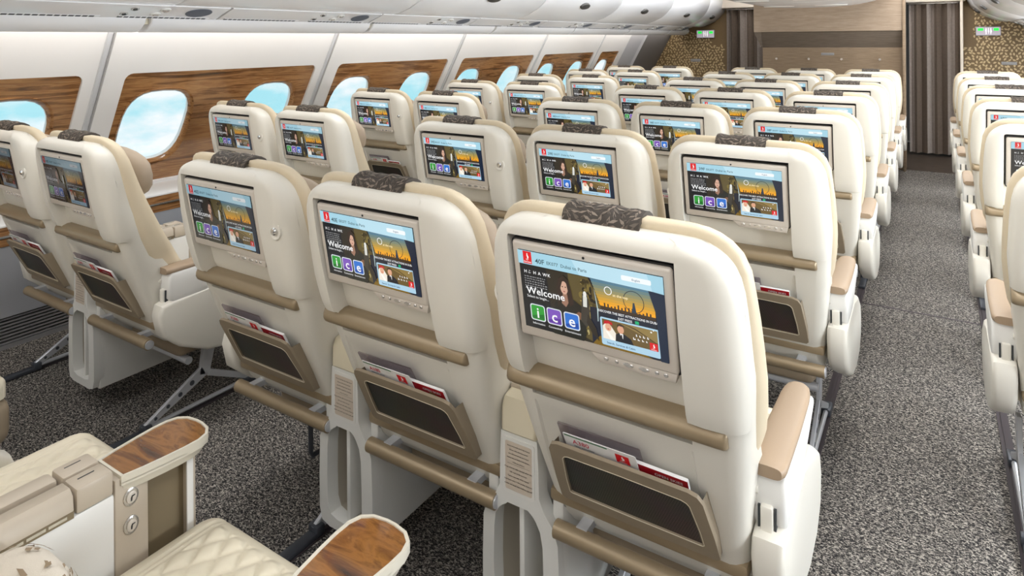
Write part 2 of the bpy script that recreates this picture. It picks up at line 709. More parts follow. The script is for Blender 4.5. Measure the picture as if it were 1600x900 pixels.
bk.add(*rbox(-3.9, mx(-3.9), YB - 0.06, YB, 0, 2.2))
struct(bk.build('wall_back', 'header_cream'))
bk = MB()
bk.add(*rbox(-3.9, mx(-3.9), 10.2, 10.26, 0, 2.2))
struct(bk.build('wall_far', 'door_grey'))

# --- side wall in bays: slanted plane x = -3.2 - .55 (1.44 - z)
BAY0, BAY = 1.572, 1.363


def wall_pt(y, z, off=0.0):
    """off > 0 = outward"""
    x = -3.2 - 0.55 * (1.44 - z)
    return (x - off * 0.876, y, z + off * 0.482)


def fill_with_holes(outer, holes, fn):
    bm = bmesh.new()
    for lp in [outer] + holes:
        vs = [bm.verts.new((p[0], p[1], 0)) for p in lp]
        for i in range(len(vs)):
            bm.edges.new((vs[i], vs[(i + 1) % len(vs)]))
    bmesh.ops.triangle_fill(bm, edges=bm.edges[:], use_beauty=True)
    vs, fs = from_bm(bm)
    return [fn(v[0], v[1]) for v in vs], fs


win_ys = [1.906 + 0.6813 * k for k in range(-3, 9)]
N_BAY = range(-2, 5)
WZ0, WZ1 = 0.625, 1.243


def win_outline(yc, s=1.0, n=28):
    return ellipse(yc, 0.938, 0.172 * s, 0.190 * s, n, 0, 3.0)


def build_side(side):
    """side 'left' in place, 'right' mirrored"""
    mir = (lambda p: p) if side == 'left' else (lambda p: (mx(p[0]), p[1], p[2]))
    cnt = 0
    for k in N_BAY:
        y0 = BAY0 + BAY * k
        y1 = y0 + BAY
        wy0, wy1 = y0 + 0.105, y1 - 0.085
        last = (k == 4)
        if last:
            y1 = 7.80
            wy1 = y1 - 0.135
        hole = rrect((wy0 + wy1) / 2, (WZ0 + WZ1) / 2, wy1 - wy0, WZ1 - WZ0, 0.035, 4)
        mb = MB()
        g = 0.008
        top = 1.60
        mb.add(*fill_with_holes([(y0 + g, 0.56), (y1 - g, 0.56), (y1 - g, top), (y0 + g, top)], [hole], lambda a, b: mir(wall_pt(a, b))))
        # returned edges of the moulding, towards the gap and towards the wood
        for a in (y0 + g, y1 - g):
            mb.add([mir(wall_pt(a, z, o)) for z, o in ((0.56, 0), (top, 0), (top, 0.03), (0.56, 0.03))], [(0, 1, 2, 3)])
        n = len(hole)
        mb.add([mir(wall_pt(a, b)) for a, b in hole] + [mir(wall_pt(a, b, 0.012)) for a, b in hole], [(i, (i + 1) % n, n + (i + 1) % n, n + i) for i in range(n)])
        w = mb.build('wall_%s' % side, 'liner')
        struct(w, 'off-white window wall panel')
        # joint strip
        jb = MB()
        jb.add([mir(wall_pt(a, z, o)) for (a, o) in ((y0 - 0.035, 0.004), (y0 - 0.03, -0.006), (y0 - 0.012, -0.006), (y0 - 0.008, 0.02), (y0 + 0.01, 0.02)) for z in (0.56, 1.6)],
               [(2 * i, 2 * i + 1, 2 * i + 3, 2 * i + 2) for i in range(4)])
        struct(jb.build('trim_20', 'rib_grey'), 'grey joint strip between wall panels')
        # wood panel with window openings
        wins = [y for y in win_ys if wy0 + 0.05 < y < wy1 - 0.05]
        holes = [win_outline(y, 1.13) for y in wins]
        wb = MB()
        wb.add(*fill_with_holes(hole, holes, lambda a, b: mir(wall_pt(a, b, 0.012))))
        # thin bright inlay round the wood
        struct(wb.build('trim_21', 'wall_wood'), 'walnut veneer panel around the cabin windows')
        for yc in wins:
            cnt += 1
            fb = MB()
            rings = []
            for s, o in ((1.13, 0.012), (1.125, 0.007), (1.10, 0.008), (1.03, 0.018), (1.0, 0.026)):
                rings.append([mir(wall_pt(a, b, o)) for a, b in win_outline(yc, s)])
            v, f = loft(rings, cap=False)
            fb.add(v, f, 0)
            rings = []
            for s, o in ((1.0, 0.026), (0.992, 0.029), (0.99, 0.034), (1.02, 0.052)):
                rings.append([mir(wall_pt(a, b, o)) for a, b in win_outline(yc, s)])
            v, f = loft(rings, cap=False)
            fb.add(v, f, 1)
            wo = fb.build('window_%d' % cnt, ['wall_wood', 'liner'])
            struct(wo, 'rounded cabin window in a walnut panel with bright sky outside')
            gb = MB()
            a = [mir(wall_pt(p, q, 0.036)) for p, q in win_outline(yc, 1.0)]
            b2 = [mir(wall_pt(p, q, 0.040)) for p, q in win_outline(yc, 1.0)]
            v, f = loft([a, b2])
            gb.add(v, f)
            gb.build('pane', 'window_glass', wo)
    # outer skin behind the joints so that no daylight leaks (openings only at the windows)
    sk = MB()
    holes = [win_outline(y, 1.1) for y in win_ys]
    sk.add(*fill_with_holes([(YB, 0.5), (YE, 0.5), (YE, 1.75), (YB, 1.75)], holes, lambda a, b: mir(wall_pt(a, b, 0.052))))
    struct(sk.build('wall_%s' % side, 'liner_grey'), 'outer skin of the cabin wall')
    # lower wall (dado) with air grille at the floor
    db = MB()
    db.add([mir(p) for p in ((-3.45, YB, 0.50), (-3.45, YE, 0.50), (-3.565, YE, 0.145), (-3.565, YB, 0.145))], [(0, 1, 2, 3)])
    db.add([mir(p) for p in ((-3.565, YB, 0.145), (-3.565, YE, 0.145), (-3.60, YE, 0.145), (-3.60, YB, 0.145))], [(0, 1, 2, 3)])
    db.add([mir(p) for p in ((-3.60, YB, 0.145), (-3.60, YE, 0.145), (-3.61, YE, 0.0), (-3.61, YB, 0.0))], [(0, 1, 2, 3)], 1)
    struct(db.build('wall_%s' % side, ['dado', 'vent_dark']), 'grey lower wall panel')
    gb = MB()
    for i in range(8):
        z = 0.022 + i * 0.0155
        x0, x1 = -3.60, -3.572
        if side == 'right':
            x0, x1 = mx(x1), mx(x0)
        gb.add(*rbox(x0, x1, YB, 8.0, z, z + 0.007))
    x0, x1 = (-3.60, -3.565) if side == 'left' else (mx(-3.565), mx(-3.60))
    gb.add(*rbox(x0, x1, YB, 8.0, 0.0, 0.018))
    struct(gb.build('baseboard_%s' % side, 'grille_grey'), 'slatted air grille at the foot of the wall')
    # ledge with wood band and chrome line
    lb = MB()
    prof = [(-3.78, 0.615), (-3.49, 0.602), (-3.455, 0.60), (-3.44, 0.592), (-3.44, 0.585), (-3.78, 0.585)]
    for p in (prof,):
        pp = [(x if side == 'left' else mx(x), z) for x, z in p]
        lb.add(*prism(pp, 'xz', YB, 8.0))
    struct(lb.build('trim_22', 'liner'), 'pale ledge below the windows')
    for nm, za, zb, mt, dx in (('trim_23', 0.548, 0.585, 'wall_wood', 0), ('trim_24', 0.536, 0.548, 'chrome', 0.008), ('trim_25', 0.498, 0.536, 'wall_wood', 0)):
        x0, x1 = (-3.78, -3.445 + dx) if side == 'left' else (mx(-3.445 + dx), mx(-3.78))
        b = MB()
        b.add(*rbox(x0, x1, YB, 8.0, za, zb, 0.003))
        struct(b.build(nm, mt), {'trim_23': 'walnut band on the wall ledge', 'trim_24': 'chrome line in the wall ledge', 'trim_25': 'walnut band below the chrome line'}[nm])
    # dark grey lining between the last window and the end wall
    eb = MB()
    zz = [0.0, 0.3, 0.6, 0.9, 1.15, 1.35, 1.5, 1.65]
    def ex(z): return -3.2 - 0.55 * (1.44 - max(z, 0.55)) - 0.004
    for (a, b2, mi, off) in ((7.80, 8.25, 0, 0.0), (8.25, YE, 1, 0.03)):
        v, f = [], []
        for z in zz:
            v += [mir((ex(z) + off, a, z)), mir((ex(z) + off, b2, z))]
        f = [(2 * i, 2 * i + 1, 2 * i + 3, 2 * i + 2) for i in range(len(zz) - 1)]
        eb.add(v, f, mi)
    v = [mir((ex(z) + o, 8.25, z)) for z in zz for o in (0, 0.04)]
    eb.add(v, [(2 * i, 2 * i + 1, 2 * i + 3, 2 * i + 2) for i in range(len(zz) - 1)], 0)
    struct(eb.build('wall_%s' % side, ['liner_grey', 'door_grey']), 'dark grey lining beside the last window')


build_side('left')
build_side('right')

# --- overhead bins (profile x,z of the left row)
DOOR = [(-2.755, 1.553), (-2.70, 1.560), (-2.62, 1.588), (-2.535, 1.628), (-2.47, 1.680), (-2.425, 1.735), (-2.395, 1.80), (-2.380, 1.87), (-2.385, 1.94), (-2.41, 2.0)]
PSU = [(-2.905, 1.500), (-2.875, 1.506), (-2.76, 1.549)]
VAL = [(-3.045, 1.446), (-3.02, 1.440), (-2.98, 1.441), (-2.94, 1.455), (-2.91, 1.478), (-2.90, 1.500)]


def side_bins(side):
    S = 1 if side == 'left' else -1
    px = (lambda x: x) if side == 'left' else mx
    where = 'over the window seats on the left' if side == 'left' else 'over the right-hand seats'
    ordn = ['nearest', 'second', 'third', 'fourth', 'fifth', 'sixth', 'seventh', 'eighth', 'ninth']
    bays = [1.60 + 1.363 * k for k in range(-3, 6)]
    vis = 0
    for k, y0 in enumerate(bays):
        y1 = min(y0 + 1.363, YE) - 0.006
        if y1 < -2.5:
            continue
        vis += 1
        t = thing('overhead_bin', 'white curved overhead bin door %s, %s from the camera' % (where, ordn[vis - 1]), 'overhead bin', (px(-2.7), y0, 1.55))
        ox, oy, oz = t.location
        body = DOOR + [(-2.46, 2.04), (-2.97, 2.04), (-2.97, 1.61)]
        b = MB()
        b.add(*prism([(px(x) - ox, z - oz) for x, z in body], 'xz', y0 + 0.004 - oy, y1 - oy, 0.006, 2))
        b.build('bin_door', 'bin_white', t, angle=30)
        # latch: dark oval paddle in a pale dish
        xc, zc = -2.475, 1.676
        ny = Vector((0.62, 0, -0.78))
        tt = Vector((0.78, 0, 0.62))
        yc = (y0 + y1) / 2

        def oval(a, b_, lift, base, n=20):
            out = []
            for q in range(n):
                an = 2 * PI * q / n
                p = Vector((xc, yc, zc)) + Vector((0, 1, 0)) * (a * math.cos(an)) + tt * (b_ * math.sin(an)) + ny * lift
                out.append((px(p.x) - ox, p.y - oy, p.z - oz))
            return out
        lb = MB()
        v, f = loft([oval(0.075, 0.034, -0.02, 0), oval(0.075, 0.034, 0.012, 0), oval(0.062, 0.026, 0.018, 0)])
        lb.add(v, f)
        lt = lb.build('latch', 'latch_grey', t)
    # valance lip with light slot, per bay joints
    for k, y0 in enumerate(bays):
        a, c = y0 - 0.03 + 0.012, min(y0 + 1.363 - 0.03, YE) - 0.012
        if c < -2.5:
            continue
        vb = MB()
        pl = VAL + [(-2.915, 1.53), (-3.0, 1.53), (-3.045, 1.47)]
        vb.add(*prism([(px(x), z) for x, z in pl], 'xz', a, c, 0.004, 1))
        struct(vb.build('trim_30', 'bin_white'), 'white valance hiding the cove light above the windows')
    cb = MB()
    cb.add(*rbox(*sorted((px(-3.0), px(-2.93))), YB, YE, 1.475, 1.528))
    struct(cb.build('trim_31', 'cap_cream'), 'cream backing seen in the valance joints')
    # strip of service panels: slot vents along the outer edge
    y = 0.884 - 3
    n = 0
    while y < 8.6:
        n += 1
        y1 = y + 0.994
        vis_n = n
        t = thing('passenger_service_panel', 'service panel with round speaker under bins %s, %s from the back' % ('on the left' if side == 'left' else 'on the right', ['first', 'second', 'third', 'fourth', 'fifth', 'sixth', 'seventh', 'eighth', 'ninth', 'tenth', 'eleventh', 'twelfth'][n - 1]), 'service panel', (px(-2.83), y, 1.52), 'service panels under the bins')
        ox, oy, oz = t.location
        b = MB()
        pl = PSU + [(-2.76, 1.60), (-2.93, 1.60), (-2.93, 1.53)]
        yy1 = min(y1, YE) - oy
        b.add(*prism([(px(x) - ox, z - oz) for x, z in pl], 'xz', 0.003 - (0 if n > 1 else 0), yy1 - 0.003, 0.0015, 1))
        b.build('panel', 'bin_white', t)
        ex = Vector((0.937, 0, 0.35))
        nn = Vector((0.35, 0, -0.937))

        def on(u, yy, lift=0.0):
            p = Vector((-2.875, 0, 1.506)) + ex * u + nn * lift
            return (px(p.x) - ox, yy, p.z - oz)

        def disc(u, yy, a, b_, h, n_=18, inset=None):
            r1 = [on(u + b_ * math.sin(2 * PI * q / n_), yy + a * math.cos(2 * PI * q / n_), -0.004) for q in range(n_)]
            r2 = [on(u + b_ * math.sin(2 * PI * q / n_), yy + a * math.cos(2 * PI * q / n_), h) for q in range(n_)]
            return loft([r1, r2])
        yy = 0.994
        sp = MB()
        sp.add(*disc(0.062, 0.985 - 0.12, 0.060, 0.046, 0.0025, 24))
        sp.build('speaker', 'speaker_grey', t)
        for j, (u, q, rr) in enumerate(((0.03, 0.55, 0.016), (0.085, 0.57, 0.016))):
            lb = MB()
            lb.add(*disc(u, q, rr, rr, 0.004))
            lb.add(*disc(u, q, rr * 0.55, rr * 0.55, 0.006), 1)
            lb.build('reading_light', ['button_silver', 'black_plastic'], t)
        for j, (u, q) in enumerate(((0.035, 0.68), (0.085, 0.70))):
            lb = MB()
            lb.add(*disc(u, q, 0.022, 0.016, 0.005))
            lb.add(*disc(u, q, 0.012, 0.009, 0.009), 1)
            lb.build('air_nozzle', ['white_plastic', 'button_silver'], t)
        for q0, q_end in ((0.03, 0.47), (0.54, 0.95)):
            vb = MB()
            q = q0
            vb.add(*loft([[on(-0.012, q0, l_), on(0.004, q0, l_), on(0.004, q_end, l_), on(-0.012, q_end, l_)] for l_ in (-0.002, 0.0012)]), 1)
            while q < q_end - 0.02:
                a = [on(-0.010, q, -0.002), on(0.002, q, -0.002), on(0.002, q + 0.018, -0.002), on(-0.010, q + 0.018, -0.002)]
                c = [on(-0.010, q, 0.002), on(0.002, q, 0.002), on(0.002, q + 0.018, 0.002), on(-0.010, q + 0.018, 0.002)]
                vb.add(*loft([a, c]))
                q += 0.025
            vb.build('slot_vent', ['vent_dark', 'bin_white'], t)
        y += 1.0


side_bins('left')
side_bins('right')

# centre bins
CB = []
for i in range(25):
    a = PI + PI * i / 24
    CB.append((-1.13 + 0.80 * math.copysign(abs(math.cos(a)) ** 0.75, math.cos(a)), 1.93 + 0.205 * -abs(math.sin(a)) ** 0.9))
CBP = CB + [(-0.40, 2.12), (-1.86, 2.12)]
for k in range(6):
    y0 = 0.35 + k * 1.27
    t = thing('overhead_bin', 'centre overhead bin above the middle seats, %s towards the bulkhead' % ['first', 'second', 'third', 'fourth', 'fifth', 'last'][k], 'overhead bin', (-1.13, y0, 1.73))
    b = MB()
    b.add(*prism([(x + 1.13, z - 1.73) for x, z in CBP], 'xz', 0.004, 1.262, 0.008, 2))
    b.build('bin_body', 'bin_white', t, angle=30)
    for j, (u, q) in enumerate(((-0.25, 0.75), (0.25, 0.75))):
        d = MB()
        zz = 1.725 - 1.73 + 0.004
        r1 = [(p[0], p[1], zz + 0.004) for p in ellipse(u, q, 0.16, 0.05, 24)]
        r2 = [(p[0], p[1], zz - 0.006) for p in ellipse(u, q, 0.15, 0.042, 24)]
        d.add(*loft([r1, r2]))
        d.build('service_unit', 'white_plastic', t)

# --- bulkhead in front of the centre block
YK = 8.0
bb = MB()
prof = [(YK + 0.06, 0.0), (YK, 0.0), (YK, 1.283), (YK - 0.07, 1.45), (YK - 0.085, 1.462), (YK - 0.085, 2.2), (YK + 0.06, 2.2)]
bx0, bx1 = -1.665, -0.265
v, f = prism(prof, 'yz', bx0, bx1)
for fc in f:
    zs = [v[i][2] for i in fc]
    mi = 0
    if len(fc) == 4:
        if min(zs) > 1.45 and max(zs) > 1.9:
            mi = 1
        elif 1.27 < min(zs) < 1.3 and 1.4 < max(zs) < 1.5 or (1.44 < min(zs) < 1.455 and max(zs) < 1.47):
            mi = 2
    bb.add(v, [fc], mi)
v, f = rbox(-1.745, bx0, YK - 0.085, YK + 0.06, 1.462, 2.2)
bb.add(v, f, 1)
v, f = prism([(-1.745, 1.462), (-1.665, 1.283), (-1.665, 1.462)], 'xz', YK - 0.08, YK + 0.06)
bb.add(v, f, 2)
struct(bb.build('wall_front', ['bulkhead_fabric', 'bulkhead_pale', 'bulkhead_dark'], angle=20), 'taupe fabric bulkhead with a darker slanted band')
for x in (bx1 + 0.012,):
    jb = MB()
    jb.add(*rbox(x - 0.012, x + 0.012, YK - 0.10, YK + 0.2, 0, 2.2, 0.004))
    struct(jb.build('trim_40', 'bulkhead_fabric'), 'edge post of the bulkhead')
for k, x in enumerate((-1.51, -1.17, -0.84, -0.475)):
    h = MB()
    h.add(*tube([(x, YK - 0.001, 1.155), (x, YK - 0.028, 1.155)], 0.007, 10))
    h.add(*tube([(x, YK - 0.024, 1.155), (x, YK - 0.032, 1.155)], 0.013, 12))
    tag(h.build('coat_knob', 'chrome'), 'small chrome coat knob on the bulkhead, %s' % ['leftmost of four', 'second of four from the left', 'third of four from the left', 'rightmost of four'][k], 'knob', 'knobs on the bulkhead')


def plate(x, y, z, w, h, label):
    p = MB()
    p.add(*rbox(x - w / 2, x + w / 2, y - 0.004, y, z - h / 2, z + h / 2, 0.0015))
    q = Pic(w, h, 0.0002)
    q.scribble(0.06, 0.94, 0.55, 0.08, (0.08, 0.08, 0.08), 3, 6)
    q.scribble(0.06, 0.94, 0.2, 0.08, (0.08, 0.08, 0.08), 4, 6)
    o = p.build('notice_plate', 'plate_grey')
    place(q.mb, (x - w / 2, y - 0.0042, z - h / 2), (1, 0, 0), (0, 0, 1))
    q.mb.build('lettering', 'printed', o, color=True)
    tag(o, label, 'sign')


plate(-0.98, YK, 1.210, 0.13, 0.028, 'small grey notice plate on the taupe bulkhead')

# --- end walls with the leaf pattern, behind the outer seats
def leaf_wall(x0, x1, name, label, seed, clip):
    b = MB()
    b.add(*rbox(x0, x1, YE, YE + 0.05, 0, 2.2), 0)
    rng = random.Random(seed)
    z = 0.55
    row = 0
    s = 0.040
    while z < 1.70:
        x = x0 + 0.02 + (row % 2) * s / 2
        while x < x1 - 0.03:
            cx, cz = x + rng.uniform(-.011, .011), z + rng.uniform(-.010, .010)
            if clip(cx, cz):
                a = rng.uniform(0, PI)
                L, H = 0.0185, 0.0125
                pts = []
                for q in range(9):
                    tt = -1 + q / 4
                    pts.append((tt * L, H * (1 - tt * tt)))
                for q in range(1, 8):
                    tt = 1 - q / 4
                    pts.append((tt * L, -0.55 * H * (1 - tt * tt)))
                b.add([(cx + p * math.cos(a) - q2 * math.sin(a), YE - 0.0012, cz + p * math.sin(a) + q2 * math.cos(a)) for p, q2 in pts], [tuple(range(len(pts)))], 1)
            x += s
        z += s * 0.85
        row += 1
    struct(b.build(name, ['leaf_ground', 'leaf_gold']), label)


leaf_wall(-3.6, -2.36, 'wall_end_left', 'bronze end wall with a gold leaf pattern on the left', 3, lambda x, z: x < -2.42 and (z < 1.30 or x < -2.6) and z < 1.48 + (0.0))
leaf_wall(0.285, 1.9, 'wall_end_right', 'bronze end wall with a gold leaf pattern on the right', 5, lambda x, z: x > 0.30 and (z < 1.30 or x > 0.40))
plate(-2.82, YE - 0.001, 1.085, 0.14, 0.04, 'small grey notice plate on the left leaf-patterned wall')
plate(0.72, YE - 0.001, 1.088, 0.14, 0.035, 'small grey notice plate on the right leaf-patterned wall')


def lav_sign(xc, zc, w, h, label):
    t = thing('lavatory_sign', label, 'sign', (xc, YE, zc))
    b = MB()
    b.add(*rbox(-w / 2, w / 2, -0.03, -0.001, -h / 2, h / 2, 0.006))
    b.build('housing', 'plate_grey', t)
    p = Pic(w * 0.96, h * 0.86)
    p.rr(0, 0, 1, 1, 0.04, (0.33, 0.30, 0.34))
    p.rr(0.07, 0.55, 0.30, 0.88, 0.03, (0.02, 0.85, 0.08))
    p.rr(0.72, 0.55, 0.93, 0.88, 0.03, (0.02, 0.85, 0.08))
    for k, cx in enumerate((0.41, 0.51, 0.61)):
        p.ell(cx, 0.82, 0.016, 0.075, (1, 1, 1), 10)
        if k == 0:
            p.poly([(cx - .022, .74), (cx + .022, .74), (cx + .024, .45), (cx + .014, .45), (cx + .014, .12), (cx - .014, .12), (cx - .014, .45), (cx - .024, .45)], (1, 1, 1))
        elif k == 1:
            p.poly([(cx - .012, .72), (cx + .012, .72), (cx + .02, .40), (cx + .008, .40), (cx + .008, .2), (cx - .008, .2), (cx - .008, .40), (cx - .02, .40)], (1, 1, 1))
        else:
            p.poly([(cx - .014, .74), (cx + .014, .74), (cx + .034, .36), (cx + .012, .36), (cx + .010, .12), (cx - .010, .12), (cx - .012, .36), (cx - .034, .36)], (1, 1, 1))
    place(p.mb, (-w * 0.48, -0.0302, -h * 0.43), (1, 0, 0), (0, 0, 1))
    p.mb.build('sign_face', 'lit_sign', t, color=True)


lav_sign(-2.672, 1.455, 0.25, 0.115, 'lit lavatory sign with green lamps on the left end wall')
lav_sign(0.530, 1.452, 0.235, 0.105, 'lit lavatory sign with green lamps on the right end wall')


def curtain(x0, x1, label, seed, folds, hdr):
    rng = random.Random(seed)
    n = folds * 12
    ph = [rng.uniform(0.7, 1.3) for _ in range(folds + 2)]
    prof = []
    for i in range(n + 1):
        u = i / n
        k = u * folds
        j = int(k)
        s = math.sin(2 * PI * k)
        prof.append((x0 + (x1 - x0) * (u + 0.012 * math.sin(4 * PI * k)), 0.045 * s * ph[j]))
    t = thing('curtain', label, 'curtain', ((x0 + x1) / 2, 9.1, 0))
    b = MB()
    zs = [0.03, 0.4, 0.8, 1.2, 1.55, 1.775]
    xm = (x0 + x1) / 2
    rings = []
    for z in zs:
        k = 1.0
        fr = [(x - xm, y * k, z) for x, y in prof]
        bk_ = [(x - xm, y * k + 0.008, z) for x, y in prof][::-1]
        rings.append(fr + bk_)
    v, f = loft(rings)
    b.add(v, f)
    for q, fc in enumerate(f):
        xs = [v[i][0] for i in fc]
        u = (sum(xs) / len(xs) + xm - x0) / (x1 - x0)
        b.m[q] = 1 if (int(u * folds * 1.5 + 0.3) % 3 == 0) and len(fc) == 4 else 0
    b.build('drape', ['curtain', 'curtain_stripe_highlight'], t, angle=70)
    h = MB()
    h.add(*rbox(x0 - xm - 0.01, x1 - xm + 0.01, -0.012, 0.012, 1.777, 1.792, 0.003))
    h.build('curtain_rail', 'button_silver', t)


curtain(-2.36, -1.72, 'dark brown pleated curtain left of the bulkhead', 2, 6, 0)
curtain(-0.235, 0.265, 'dark brown pleated curtain at the end of the right aisle', 4, 5, 0)
for x0, x1, n in ((-2.42, -1.70, 41), (-0.27, 0.32, 42)):
    h = MB()
    h.add(*rbox(x0, x1, 8.98, 9.16, 1.794, 2.2, 0.02))
    struct(h.build('trim_%d' % n, 'header_cream'), 'cream header panel over the curtain')
jb = MB()
jb.add(*rbox(0.262, 0.29, 8.98, 9.2, 0, 1.8, 0.006))
struct(jb.build('trim_43', 'header_cream'), 'door post beside the curtain')

# ------------------------------------------------------------------ passenger seat
YT = [(0.0, .28), (.2, .24), (.35, .19), (.45, .15), (.6, .082), (.72, .038), (.9, 0.0), (1.06, -.03), (1.2, -.035)]
_c = np.polyfit([p[0] for p in YT], [p[1] for p in YT], 4)


def yb(z):
    return float(np.polyval(_c, z))


HW = [(.34, .198), (.45, .208), (.6, .222), (.72, .234), (.82, .243), (.93, .240), (1.0, .234), (1.1, .232)]


def hw(z):
    return lerp_tab(z, HW)


RC = (-0.020)        # monitor / recess centre
RX0, RX1 = RC - 0.160, RC + 0.158


def make_shell():
    zt = 1.068
    rows = []
    zs = [.345, .36, .38, .42, .46, .50, .54, .58, .62, .655, .675, .690, .694, .715, .738, .742, .76, .78, .80, .83, .86, .89, .92, .95, .98, 1.005, 1.022, 1.027, 1.031, 1.036, 1.042, 1.048, 1.053, 1.058, 1.063, 1.066, zt]
    R = 0.085
    for z in zs:
        h = hw(z)
        if z > zt - R:
            q = (z - (zt - R)) / R
            h = h - R + R * math.sqrt(max(0.0, 1 - q * q))
            h = max(h, 0.09)
        w0 = 0.0
        c = 0.03
        if z > zt - c:
            q = (z - (zt - c)) / c
            w0 = c - c * math.sqrt(max(0.0, 1 - q * q)) if q < 1 else c
        bot = 0.0
        if z < .38:
            bot = (.38 - z) * 0.5
        D = lerp_tab(z, [(.34, .20), (.45, .19), (.55, .15), (.66, .105), (.75, .075), (.95, .058), (1.06, .05)])
        wing = 0.015 * max(0.0, min(1.0, (z - .739) / .004)) if z > .738 else 0
        w0 = w0 - wing + bot
        cr = lerp_tab(z, [(.34, .03), (.7, .035), (.95, .045), (1.06, .035)])
        rec = 0.0
        if .692 < z < 1.029:
            rec = 0.044
        lo = 0.0
        if .47 < z < .66:
            lo = 0.006
        pts = []
        pts.append((-h, D))
        pts.append((-h, D * .6 + w0 * .4))
        for i in range(5):
            a = PI / 2 * i / 4
            pts.append((-h + cr * (1 - math.cos(a)) * 1.0, w0 + cr * (1 - math.sin(a))))
        # rear face
        e = 0.002
        ins = []
        xl = max(RX0, -h + cr + 0.004)
        xr = min(RX1, h - cr - 0.004)
        for u, r in ((xl - e, 0), (xl + e, 1), (-.12, 1), (-.06, 1), (0, 1), (.06, 1), (.10, 1), (xr - e, 1), (xr + e, 0)):
            ins.append((min(max(u, xl - e), xr + e), w0 + (rec if r else 0) + (lo if (r and rec == 0) else 0)))
        pts += ins
        mid = (xr + (h - cr)) / 2
        pts.append((mid, w0 - 0.002 * (1 if z > .74 else 0)))
        for i in range(5):
            a = PI / 2 * (1 - i / 4)
            pts.append((h - cr * (1 - math.cos(a)), w0 + cr * (1 - math.sin(a))))
        pts.append((h, D * .6 + w0 * .4))
        pts.append((h, D))
        rows.append([(u, yb(z) + w, z) for u, w in pts])
    n = len(rows[0])
    mb = MB()
    v, f = loft(rows)
    # recess tone: the panel behind the monitor and the lower shell share the plastic
    mb.add(v, f)
    return mb


def make_back_cushion():
    zs = [.40, .44, .50, .56, .62, .68, .74, .80, .86, .92, .97, 1.01, 1.04, 1.06, 1.072, 1.080, 1.085]
    DT = [(.40, .29), (.5, .26), (.6, .20), (.76, .155), (.88, .125), (1.0, .10), (1.05, .085), (1.085, .07)]
    rows = []
    zt, R = 1.086, 0.09
    for z in zs:
        h = hw(z) + 0.010
        if z < .70:
            h = min(h, lerp_tab(z, [(.62, .216), (.70, .243)]))
        if z > zt - R:
            q = (z - (zt - R)) / R
            h = h - R + R * math.sqrt(max(0, 1 - q * q))
        d1 = lerp_tab(z, DT)
        d0 = .035 if z < 1.05 else .035 - .02 * (z - 1.05) / .035
        top = 0.0
        c = 0.03
        if z > zt - c:
            q = (z - (zt - c)) / c
            top = c * (1 - math.sqrt(max(0, 1 - q * q)))
        d0 += top * .6
        d1 -= top * .8
        ring = []
        n = 36
        cy, b = (d0 + d1) / 2, (d1 - d0) / 2
        for i in range(n):
            a = 2 * PI * i / n
            co, si = math.cos(a), math.sin(a)
            p = 4.2 if abs(co) > .5 else 5
            ring.append((h * math.copysign(abs(co) ** (2 / 5.5), co), yb(z) + cy + b * math.copysign(abs(si) ** (2 / 3.2), si), z))
        rows.append(ring)
    mb = MB()
    mb.add(*loft(rows))
    return mb


def blob(cx, cy, cz, a, b, c, p=3.2, nu=20, nv=12):
    rings = []
    for j in range(1, nv):
        ph = -PI / 2 + PI * j / nv
        cp, sp = math.cos(ph), math.sin(ph)
        z = c * math.copysign(abs(sp) ** (2 / p), sp)
        k = abs(cp) ** (2 / p)
        ring = []
        for i in range(nu):
            t_ = 2 * PI * i / nu
            ct, st = math.cos(t_), math.sin(t_)
            ring.append((cx + a * k * math.copysign(abs(ct) ** (2 / p), ct), cy + b * k * math.copysign(abs(st) ** (2 / p), st), cz + z))
        rings.append(ring)
    return loft(rings)


